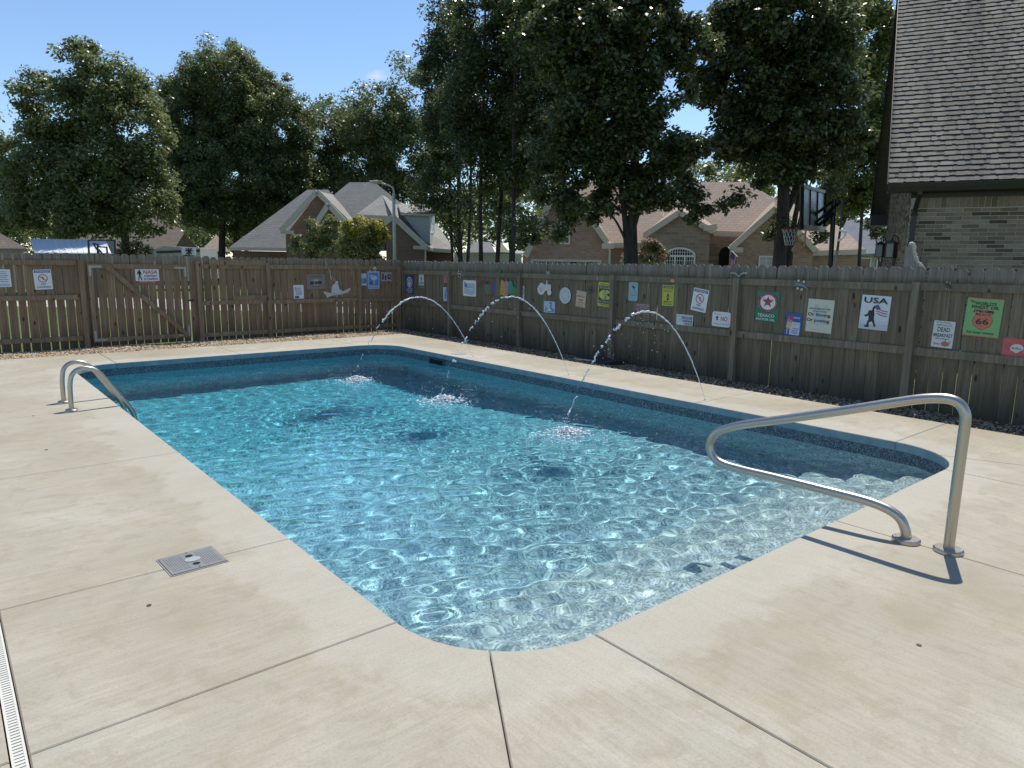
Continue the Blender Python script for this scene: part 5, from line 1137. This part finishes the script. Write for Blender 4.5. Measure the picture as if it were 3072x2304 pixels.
def shingle_geo(seed, width=SW):
    r = random.Random(seed); m = MB(); th = .012
    def sb(x0, x1, y0, y1, z0, z1):
        v = [(x0, y0, z0), (x1, y0, z0), (x1, y1, z0*.5), (x0, y1, z0*.5), (x0, y0, z1), (x1, y0, z1), (x1, y1, z1*.6), (x0, y1, z1*.6)]
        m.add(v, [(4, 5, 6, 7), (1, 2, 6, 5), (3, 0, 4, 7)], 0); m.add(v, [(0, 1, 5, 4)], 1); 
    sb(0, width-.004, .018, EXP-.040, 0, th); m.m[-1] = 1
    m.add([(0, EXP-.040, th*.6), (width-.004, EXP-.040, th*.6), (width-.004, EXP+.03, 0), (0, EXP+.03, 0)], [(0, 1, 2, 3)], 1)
    x = r.uniform(0, .06)
    while x < width-.05:
        w_ = r.uniform(.08, .22); x1 = min(x+w_, width-.004); dy = r.uniform(-.012, .002)
        sb(x, x1, dy, EXP-.040, th*.9, th*.9+r.uniform(.008, .012)); x = x1+(r.uniform(.02, .12) if r.random() < .6 else .002)
    return m
variants = []
for s_ in range(7):
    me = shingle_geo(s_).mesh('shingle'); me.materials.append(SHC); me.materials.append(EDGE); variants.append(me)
RM = Matrix(((A[0], S[0], UP[0]), (A[1], S[1], UP[1]), (A[2], S[2], UP[2]))).to_4x4()
rest = MB(HO); nrow = int(LS/EXP); cnt = 0
for r_ in range(nrow):
    a = -(r_*.37) % SW-SW
    while a < CB-CA+OL:
        a0 = max(a, 0.); w_ = min(a+SW, CB-CA+OL)-a0
        base = E0+A*a0+S*(r_*EXP)
        vis = a0 < 3.3 and r_ < 42
        if vis and w_ > SW-.01 and cnt < 290:
            o = bpy.data.objects.new('shingle', random.choice(variants)); COL.objects.link(o); o.parent = hc
            M_ = RM.copy(); M_.translation = Vector(base-HO); o.matrix_local = M_; cnt += 1
        elif w_ > .05:
            g_ = shingle_geo(r_*31+int(a*10), w_)
            V_ = [base+A*v[0]+S*v[1]+UP*v[2] for v in g_.v]; n_ = len(rest.v)
            rest.v += [tuple(v-HO) for v in V_]; rest.f += [tuple(i+n_ for i in f) for f in g_.f]; rest.m += g_.m
        a += SW
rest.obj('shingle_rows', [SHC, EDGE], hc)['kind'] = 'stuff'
# door frame on the side wall and lanterns
def lantern(c, label, sc=1.):
    L = empty('wall_lantern', tuple(c), label, 'lantern', 'wall lanterns of the near house'); O = np.array(c)
    m = MB(O); w2 = .085*sc; h2 = .15*sc
    for (x, y) in ((-w2, -w2), (w2, -w2), (w2, w2), (-w2, w2)): m.box(O[0]+x-.008, O[0]+x+.008, O[1]+y-.008, O[1]+y+.008, O[2]-h2, O[2]+h2)
    m.box(O[0]-w2-.01, O[0]+w2+.01, O[1]-w2-.01, O[1]+w2+.01, O[2]-h2-.02, O[2]-h2)
    m.add([O+[-w2-.03, -w2-.03, h2], O+[w2+.03, -w2-.03, h2], O+[w2+.03, w2+.03, h2], O+[-w2-.03, w2+.03, h2], O+[0, 0, h2+.10*sc]], [(0, 1, 4), (1, 2, 4), (2, 3, 4), (3, 0, 4), (3, 2, 1, 0)])
    m.obj('frame', BLACKM, L)
    m = MB(O); m.box(O[0]-w2+.009, O[0]+w2-.009, O[1]-w2+.009, O[1]+w2-.009, O[2]-h2+.001, O[2]+h2-.001); m.obj('glass', plain('lantern_glass', (.22, .23, .22), .2), L)
    m = MB(O); m.tube(smooth_path([O+[0, 0, h2+.08*sc], O+[0, 0, h2+.16*sc], O+A*.06+[0, 0, h2+.19*sc], O+A*.14+[0, 0, h2+.10*sc], O+A*.16+[0, 0, -.05]], 2), .012, 6); m.obj('bracket', BLACKM, L)
def sideW(px, off=.14):
    d_ = ray(px); p0 = W3(CA-off, 0, 0); nn = A; t = ((p0-[0, 0, H])@nn)/(d_@nn); return d_*t+[0, 0, H]
lantern(sideW((2673, 751), .15), 'black lantern on the brick corner of the near house, right one of two', 1.05)
lantern(sideW((2641, 752), .16), 'black lantern on the near house, left one of two, before the grey roof', 1.15)
m = MB(HO); p = sideW((2680, 790), .02); aa = (p-HO)@N
m.hexa([W3(CA-.03, aa-.5, 0), W3(CA-.03, aa+.5, 0), W3(CA-.013, aa+.5, 0), W3(CA-.013, aa-.5, 0), W3(CA-.03, aa-.5, 2.0), W3(CA-.03, aa+.5, 2.0), W3(CA-.013, aa+.5, 2.0), W3(CA-.013, aa-.5, 2.0)]); m.obj('side_door', BLACKM, hc)
# white boards with a string of lights, stacked boards
wb = empty('board_screen', tuple(Q(2745, 800, 11.6)*[1, 1, 0]), 'grey upright boards trimmed with white fluffy string lights behind the right fence', 'screen')
O = np.array(wb.location); tops = [(2722, 737), (2730, 730), (2738, 733), (2745, 752), (2752, 776), (2760, 792)]
for i, (x, y) in enumerate(tops):
    a = q3((x-3.4, y+3), 11.6); b_ = q3((x+3.4, y+5), 11.6); m = MB(O); m.prism([[*a[:2], 0], [*b_[:2], 0], b_, a], FH*.02); m.obj('board', plain('pale_board', (.30, .29, .27), .8), wb)
m = MB(O); P_ = smooth_path([q3(p, 11.5) for p in ((2731, 731), (2740, 730), (2743, 742), (2744, 757), (2749, 775), (2758, 790), (2771, 806))], 3)
for i in range(len(P_)-1):
    for k in range(3): m.blob(P_[i]+(P_[i+1]-P_[i])*k/3+np.array([random.uniform(-1, 1)*.012 for _ in range(3)]), random.uniform(.012, .022), n=6)
m.obj('light_string', WHITE, wb, True)
for i, (x0, y0, x1, y1) in enumerate(((2751, 731, 2765, 772), (2764, 772, 2785, 800))):
    a = q3((x0, y0), 12.4); b_ = q3((x1, y0), 12.4); m = MB(a); m.prism([[*a[:2], 0], [*b_[:2], 0], b_, a], FH*.04)
    tag(m.obj('wood_panel', plain('plywood', (.17, .13, .095), .8)), ['taller brown wood panel behind the string of lights', 'shorter brown wood panel right of the string of lights'][i], 'panel')

# ------------------------------------------------------------------ basketball hoops
bk = empty('basketball_hoop', tuple(Q(2500, 790, 21.6)*[1, 1, 0]), 'large basketball hoop with a clear backboard, red rim and white net above the right fence', 'basketball hoop')
O = np.array(bk.location); TL, TR, BR_, BLc = q3((2406, 559), 20.2), q3((2473, 576), 22.), q3((2470, 691), 22.), q3((2404, 686), 20.2)
hv = (TR-TL)/np.linalg.norm(TR-TL); nb = np.cross(hv, [0, 0, 1]); nb /= np.linalg.norm(nb)
PANEL = NT('backboard_panel'); PANEL.color((.50, .52, .46)).set(Roughness=.3, Alpha=.82); PANEL = PANEL.m
m = MB(O); m.prism([TL, TR, BR_, BLc], nb*.012); m.obj('backboard', PANEL, bk)
m = MB(O)
for a, b_ in ((TL, TR), (TR, BR_), (BR_, BLc), (BLc, TL)): m.beam(a, b_, .09, .09)
for t in (.33, .66): m.beam(TL+(TR-TL)*t, BLc+(BR_-BLc)*t, .06, .06)
m.beam(BLc+(TL-BLc)*.42+(TR-TL)*.33, BLc+(TL-BLc)*.42+(TR-TL)*.66, .06, .06); m.beam(BLc+(TL-BLc)*.05, BR_+(TR-BR_)*.05, .16, .10); m.obj('frame', BLACKM, bk)
m = MB(O); pt = q3((2503, 597), 21.6); m.tube([[*q3((2497, 800), 21.6)[:2], -.1], pt], .075, 8); m.obj('pole', BLACKM, bk)
mid = (BLc+BR_)/2; 
for a, b_ in (((2512, 612, 21.6), (2442, 672, 21.2)), ((2522, 604, 21.9), (2446, 690, 21.4)), ((2503, 600, 21.6), (2440, 648, 21.2)), ((2500, 640, 21.5), (2452, 676, 21.3))):
    m = MB(O); m.beam(q3(a), q3(b_), .05, .07); m.obj('arm', BLACKM, bk)
rc = q3((2371, 688), 20.95); rr_ = .235; ring = [rc+np.array([math.cos(6.2832*i/28)*rr_, math.sin(6.2832*i/28)*rr_, 0]) for i in range(29)]
m = MB(O); m.tube(ring, .013, 6); m.beam(rc+RH*rr_, q3((2408, 683), 21.), .12, .03); m.obj('rim', plain('red_rim', (.42, .05, .05), .4), bk)
m = MB(O)
for i in range(12):
    for sg in (1, -1):
        P_ = []
        for k in range(6):
            t = k/5; an = 6.2832*(i/12)+sg*t*.9; r2 = rr_*(1-.52*t**.8); P_.append(rc+np.array([math.cos(an)*r2, math.sin(an)*r2, -.46*t]))
        m.tube(P_, .0065, 4)
m.obj('net', WHITE, bk)
ob = MB(q3((2410, 730), 19.8))
ob.tube(smooth_path([q3(p, 19.8) for p in ((2417, 690), (2416, 705), (2413, 724), (2416, 737), (2405, 744), (2397, 744), (2386, 740), (2377, 748), (2380, 756), (2390, 757), (2399, 750), (2408, 741))], 2), .030, 6)
ob.tube(smooth_path([q3(p, 19.85) for p in ((2416, 701), (2402, 704), (2396, 714), (2401, 724), (2412, 726))], 2), .026, 6)
tag(ob.obj('looped_hose', plain('orange_tube', (.55, .30, .17), .5), smooth=True), 'thin orange looped tube hanging below the basketball backboard', 'tube')
p2 = empty('lifting_pole', tuple(Q(2508, 800, 15)*[1, 1, 0]), 'slim dark slanted pole with a white triangular handle right of the basketball pole', 'pole'); O = np.array(p2.location)
m = MB(O); m.tube([q3((2528, 596), 15), q3((2522, 680), 15), q3((2512, 752), 15)], .026, 8); m.obj('upper_pole', BLACKM, p2)
m = MB(O); m.tube([q3((2512, 752), 15), q3((2503, 806), 15)], .028, 8); m.obj('lower_pole', plain('grey_tube', (.20, .20, .19), .5), p2)
m = MB(O); m.tube(smooth_path([q3(p, 14.9) for p in ((2517, 690), (2534, 695), (2538, 700), (2530, 712), (2515, 722))], 1), .024, 8); m.obj('handle', WHITEP, p2)
b2 = empty('basketball_hoop', tuple(Q(340, 790, 27)*[1, 1, 0]), 'small far basketball backboard with a dark outline in front of the white shed roof', 'basketball hoop'); O = np.array(b2.location)
m = MB(O); c4 = [q3(p, 27) for p in ((265, 721), (344, 721), (346, 765), (267, 762))]
for a, b_ in zip(c4, c4[1:]+c4[:1]): m.beam(a, b_, .05, .05, upv=tuple(FH))
m.obj('frame', BLACKM, b2)
m = MB(O); m.prism([q3(p, 27) for p in ((317, 722), (343, 722), (345, 761), (334, 760))], FH*.02); m.obj('backboard', plain('smoky_panel', (.16, .18, .18), .4), b2)
m = MB(O)
for a, b_ in (((280, 731), (298, 760)), ((293, 731), (293, 762)), ((293, 740), (322, 742)), ((320, 742), (322, 762)), ((278, 730), (296, 734)), ((295, 762), (322, 762)), ((296, 748), (306, 760))): m.beam(q3(a, 26.9), q3(b_, 26.9), .05, .04, upv=tuple(FH))
m.obj('bracket', BLACKM, b2)
m = MB(O); m.tube([q3((347, 762), 27), [*q3((349, 800), 27)[:2], -.1]], .05, 8); m.obj('pole', BLACKM, b2)
b3 = empty('basketball_hoop', tuple(Q(565, 790, 36)*[1, 1, 0]), 'small white far basketball backboard in front of the camper', 'basketball hoop'); O = np.array(b3.location)
m = MB(O); m.prism([q3(p, 36) for p in ((545, 741), (587, 743), (588, 766), (546, 765))], FH*.03); m.obj('backboard', WHITEP, b3)
m = MB(O)
for a, b_ in (((557, 745), (575, 762)), ((575, 745), (558, 764)), ((556, 752), (578, 753)), ((566, 743), (567, 765))): m.beam(q3(a, 35.95), q3(b_, 35.95), .05, .03, upv=tuple(FH))
m.obj('bracket', BLACKM, b3)
m = MB(O); m.tube([q3((567, 765), 36), [*q3((567, 800), 36)[:2], -.1]], .05, 8); m.obj('pole', BLACKM, b3)

# ------------------------------------------------------------------ trees
LF = dict(
    dark=mat_leaf('dark_leaf', (.022, .036, .012), (.068, .095, .027), (.16, .185, .07), .32, .34),
    mid=mat_leaf('mid_leaf', (.040, .062, .018), (.115, .150, .045), (.23, .26, .11), .34, .42),
    lite=mat_leaf('light_leaf', (.045, .068, .018), (.115, .145, .036), (.22, .25, .07), .40, .36),
    gold=mat_leaf('yellow_green_leaf', (.10, .12, .02), (.26, .26, .04), (.48, .42, .07), .5, .35),
    bush=mat_leaf('bush_leaf', (.045, .062, .02), (.14, .165, .05), (.32, .33, .12), .45, .3),
    pink=mat_leaf('pink_flower', (.25, .08, .10), (.42, .16, .20), (.55, .28, .30), .6, .3))
def leaves(name, clusters, per, size, mat, parent, O, rng, flat=.75):
    C = np.array([c[:3] for c in clusters]); R_ = np.array([c[3] for c in clusters]); n = len(C)*per
    ci = np.repeat(np.arange(len(C)), per)
    d_ = rng.normal(size=(n, 3)); d_ /= np.linalg.norm(d_, axis=1)[:, None]; rad = rng.rand(n)**.5
    p = C[ci]+d_*(R_[ci]*rad)[:, None]*[1, 1, flat]
    nrm = d_*.5+rng.normal(size=(n, 3))*.55+[0, 0, .75]; nrm /= np.linalg.norm(nrm, axis=1)[:, None]
    a = rng.normal(size=(n, 3)); a -= nrm*(a*nrm).sum(1)[:, None]; a /= np.linalg.norm(a, axis=1)[:, None]; b = np.cross(nrm, a)
    s = (size*rng.uniform(.6, 1.35, n))[:, None]; a = a*s*.62; b = b*s*.36; f_ = nrm*s*.10
    V = np.stack([p-a, p+b+f_-a*.1, p+a, p-b+f_-a*.1], 1).reshape(-1, 3)-O
    F = np.arange(n*4).reshape(-1, 4); me = np_mesh(name, V, F)
    return link(name, me, parent, mat)
TREEC = [0]
def tree(label, D, trunks, blobs, leaf='dark', size=.14, per=150, cl=.9, dens=1., group=None, cat='tree', name='broadleaf_tree', seed=None, shell=.35):
    """blobs: (px, py, rx, ry[, dD, density]) in picture pixels at depth D -> real ellipsoids"""
    TREEC[0] += 1; rng = np.random.RandomState(seed or TREEC[0]*13)
    base = Q(trunks[0][0], 790, D)*[1, 1, 0]; root = empty(name, tuple(base), label, cat, group); O = base
    k = D/F_PX; cls_ = []
    for bl in blobs:
        px, py, rx, ry = bl[:4]; dD = bl[4] if len(bl) > 4 else 0; de_ = bl[5] if len(bl) > 5 else 1
        c = Q(px, py, D+dD); rx_, rz = rx*k, ry*k; ry_ = (rx_+rz)/2*.9 if rx_ < rz*1.6 else rx_*.8
        n = max(3, int(dens*de_*3.0*rx_*rz*ry_/(cl**3)*1.15)); n = min(n, 420)
        for _ in range(n):
            d_ = rng.normal(size=3); d_ /= np.linalg.norm(d_); rr = (shell+(1-shell)*rng.rand())**.6
            q_ = c+RH*d_[0]*rx_*rr+FH*d_[1]*ry_*rr+np.array([0, 0, d_[2]*rz*rr])
            if q_[2] > .6: cls_.append((*q_, cl*rng.uniform(.5, 1.15)))
    leaves('crown', cls_, per, size, LF[leaf], root, O, rng)
    m = MB(O); C = np.array([c[:3] for c in cls_]); top = C[:, 2].max()
    for ti, t in enumerate(trunks):
        x0, w_, xt, yt = t
        a = Q(x0, 790, D)*[1, 1, 0]-[0, 0, .12]; b = Q(xt, yt, D)
        P_ = []; R_ = []; n_ = 9
        for i in range(n_+1):
            s = i/n_; P_.append(a+(b-a)*s+RH*math.sin(s*5+ti*2+D)*.10*min(1, s*3)); R_.append(w_*k/2*(1-.75*s)+(.12*w_*k if i == 0 else 0)+.012)
        m.tube(P_, R_, 9)
        for j in range(10):      # limbs reach out to leaf clusters
            i0 = rng.randint(3, n_); p0 = P_[i0]; dd_ = np.linalg.norm(C-p0, axis=1)+np.where(C[:, 2] < p0[2]+.3, 5, 0); ch = np.argsort(dd_)[rng.randint(0, min(len(C), 26))]
            q_ = C[ch]; md = (p0+q_)/2+np.array([0, 0, .12*np.linalg.norm(q_-p0)]); sp_ = smooth_path([p0, md, q_], 2); m.tube(sp_, np.linspace(R_[i0]*.5, .015, len(sp_)), 5)
    o = m.obj('trunk', BARK, root, True)
    return root
G = 'tall trees beyond the fences'
tree('leafy tree cut off by the left picture edge behind the metal shed', 46, [(10, 22, 20, 560)], [(-10, 470, 75, 110), (40, 620, 120, 100), (-60, 560, 120, 160)], 'mid', .17, 130, 1., group=G)
tree('large leafy tree at left, trunk right of the white shed roof', 36, [(388, 26, 330, 300)], [(300, 240, 120, 105), (190, 330, 125, 120), (390, 380, 100, 150), (150, 500, 140, 130), (300, 520, 190, 120), (410, 600, 120, 110), (210, 640, 180, 70), (330, 670, 120, 40)], 'mid', .15, 150, .75, group=G)
tree('broad rounded tree between the left tree and the grey roofed house', 57, [(662, 22, 660, 300), (700, 20, 740, 320), (722, 13, 800, 420)], [(680, 270, 140, 130), (800, 380, 140, 150), (590, 390, 130, 160), (700, 520, 230, 130), (530, 330, 60, 90), (880, 540, 90, 130), (560, 600, 110, 80), (720, 640, 190, 60)], 'mid', .16, 150, .85, group=G)
tree('tree with rounded crown rising behind the left end of the grey roof', 62, [(1010, 24, 1010, 420)], [(1000, 410, 75, 120), (1080, 480, 110, 150), (960, 570, 70, 90)], 'mid', .20, 150, 1.15, group=G)
tree('tree behind the ridge of the grey roofed house', 58, [(1190, 24, 1180, 300)], [(1140, 370, 110, 110), (1220, 460, 130, 150), (1150, 560, 160, 70), (1230, 240, 60, 80)], 'mid', .19, 150, 1.1, group=G)
tree('tall narrow dark tree reaching above the picture right of the grey roofed house', 42, [(1386, 15, 1360, -40), (1400, 10, 1420, 100), (1358, 9, 1350, 300)], [(1345, 70, 70, 110), (1340, 250, 95, 140), (1390, 420, 120, 120), (1320, 560, 85, 80), (1350, 650, 70, 45, 0, .4)], 'dark', .15, 170, .8, group=G)
tree('dark slender tree with a straight trunk, third trunk from the left in the dark grove', 35, [(1445, 13, 1450, -60)], [(1470, 90, 120, 140), (1450, 300, 130, 140), (1480, 480, 130, 110), (1420, 600, 70, 50, 0, .5)], 'dark', .14, 170, .75, group=G)
tree('dark slender tree whose trunk stands fourth in the dark grove', 37, [(1490, 14, 1520, -60)], [(1580, 60, 110, 130), (1590, 260, 120, 150), (1560, 450, 120, 110), (1510, 590, 80, 50, 0, .5)], 'dark', .14, 170, .78, group=G)
tree('dark slender tree nearest the tan brick house in the dark grove', 33, [(1534, 14, 1560, -60)], [(1640, 130, 110, 170), (1640, 380, 120, 130), (1610, 540, 100, 70), (1610, 650, 50, 60, -2, .6), (1590, 715, 45, 28, -2, .7)], 'dark', .14, 170, .72, group=G)
tree('big dark tree with a forked double trunk in front of the tan brick house', 22, [(1908, 34, 1920, 40), (1900, 26, 1845, 420)], [(1740, 110, 150, 150), (1930, 60, 170, 110), (1840, 300, 190, 150), (1720, 470, 120, 100), (1900, 470, 160, 110), (2060, 130, 90, 100), (2040, 480, 90, 70), (1660, 600, 70, 40, 0, .8), (1740, 620, 100, 50, 0, 1.), (1690, 680, 70, 30, 0, .9), (1860, 590, 110, 40, 0, .7), (2000, 590, 110, 50, 0, 1.), (2080, 640, 80, 28, 0, .7), (2060, 300, 60, 70, 0, .25)], 'dark', .125, 170, .48, group=G, shell=.25)
tree('big dark tree with a thick single trunk left of the basketball backboard', 25, [(2342, 46, 2362, 40), (2352, 22, 2440, 400)], [(2330, 60, 210, 110), (2220, 260, 140, 120), (2430, 240, 170, 150), (2320, 400, 180, 110), (2170, 430, 80, 70), (2490, 430, 110, 90), (2280, 530, 110, 40, 0, .5), (2430, 560, 80, 40, 0, .45), (2190, 590, 70, 30, 0, .8), (2310, 700, 55, 30, 0, .3), (2450, 680, 40, 50, 0, .3)], 'dark', .14, 170, .56, group=G, shell=.2)
tree('lighter yellow green tree between the big dark tree and the near shingle roof', 30, [(2590, 10, 2590, 200)], [(2600, 120, 120, 130), (2590, 340, 110, 130), (2590, 520, 110, 100), (2540, 600, 70, 50), (2660, 450, 80, 200)], 'lite', .15, 150, .65, group=G)
tree('small leafy branchy tree beside the brick corner of the near house', 28, [(2655, 5, 2650, 700)], [(2640, 685, 28, 30), (2670, 675, 25, 30), (2618, 672, 14, 9)], 'mid', .11, 90, .32, group=G, name='small_tree')
for i, (x, y, rx, ry, D, lb) in enumerate([(1330, 690, 100, 70, 85, 'distant tree behind the right side of the dormer'), (650, 700, 130, 50, 85, 'distant tree low behind the broad rounded tree'), (1380, 640, 90, 90, 58, 'mid distance tree behind the first dark grove trunks'), (1530, 620, 100, 110, 56, 'mid distance tree behind the last dark grove trunks'), (2250, 560, 120, 60, 60, 'mid distance tree above the tan roof beside the thick trunk'), (1440, 640, 110, 90, 95, 'distant green tree seen between the trunks above the pale house'), (1560, 640, 90, 110, 90, 'distant green tree left of the tan brick gable'), (2120, 560, 170, 90, 75, 'distant tree behind the ridge of the tan roof'), (2480, 600, 150, 110, 80, 'distant tree above the pale grey roof'), (880, 660, 120, 80, 90, 'distant tree behind the left slope of the grey roof'), (480, 690, 160, 60, 95, 'distant trees low behind the tan hipped roofs'), (120, 690, 160, 70, 80, 'distant tree above the white shed roof')]):
    tree(lb, D, [(x, 14, x, y)], [(x, y, rx, ry)], 'mid' if i % 2 else 'lite', .30, 120, 1.6, group='distant trees', name='distant_tree')
tree('yellow tipped rounded bush in front of the brick house, the right of two', 30, [(1088, 8, 1088, 720)], [(1088, 745, 75, 50), (1095, 700, 62, 36), (1030, 740, 26, 25)], 'bush', .085, 110, .30, cat='bush', name='round_bush', group='bushes by the grey roofed house')
tree('gold topped bush crown rising from the right of the two bushes', 29.8, [(1095, 8, 1095, 690)], [(1095, 680, 66, 26), (1140, 705, 30, 20), (1050, 700, 25, 20)], 'gold', .085, 110, .26, cat='bush', name='golden_bush', group='bushes by the grey roofed house')
tree('loose pale green shrub in front of the brick gable, the left of two', 31, [(930, 8, 935, 720)], [(930, 745, 55, 35), (960, 690, 38, 40), (905, 720, 30, 26), (1000, 690, 22, 40), (985, 740, 30, 30)], 'bush', .085, 110, .28, dens=.8, cat='bush', name='loose_bush', group='bushes by the grey roofed house')
cm = tree('crepe myrtle with pink blossom beside the forked trunk', 27, [(1955, 8, 1955, 740)], [(1955, 755, 48, 38), (1880, 775, 18, 14)], 'mid', .075, 90, .24, cat='flowering shrub', name='crepe_myrtle')
rg = np.random.RandomState(5); cl_ = [(*(Q(x, y, 26.7)), .16) for x, y in ((1945, 722), (1960, 728), (1972, 735), (1935, 740), (1950, 738), (1875, 765), (1990, 768), (1982, 750), (1925, 755))]
leaves('blossom', cl_, 60, .06, LF['pink'], cm, np.array(cm.location), rg)
tree('low dark shrub behind the back fence below the left trees', 34, [(400, 8, 400, 740)], [(400, 752, 50, 26), (440, 762, 25, 14)], 'dark', .10, 120, .35, cat='bush', name='low_bush')
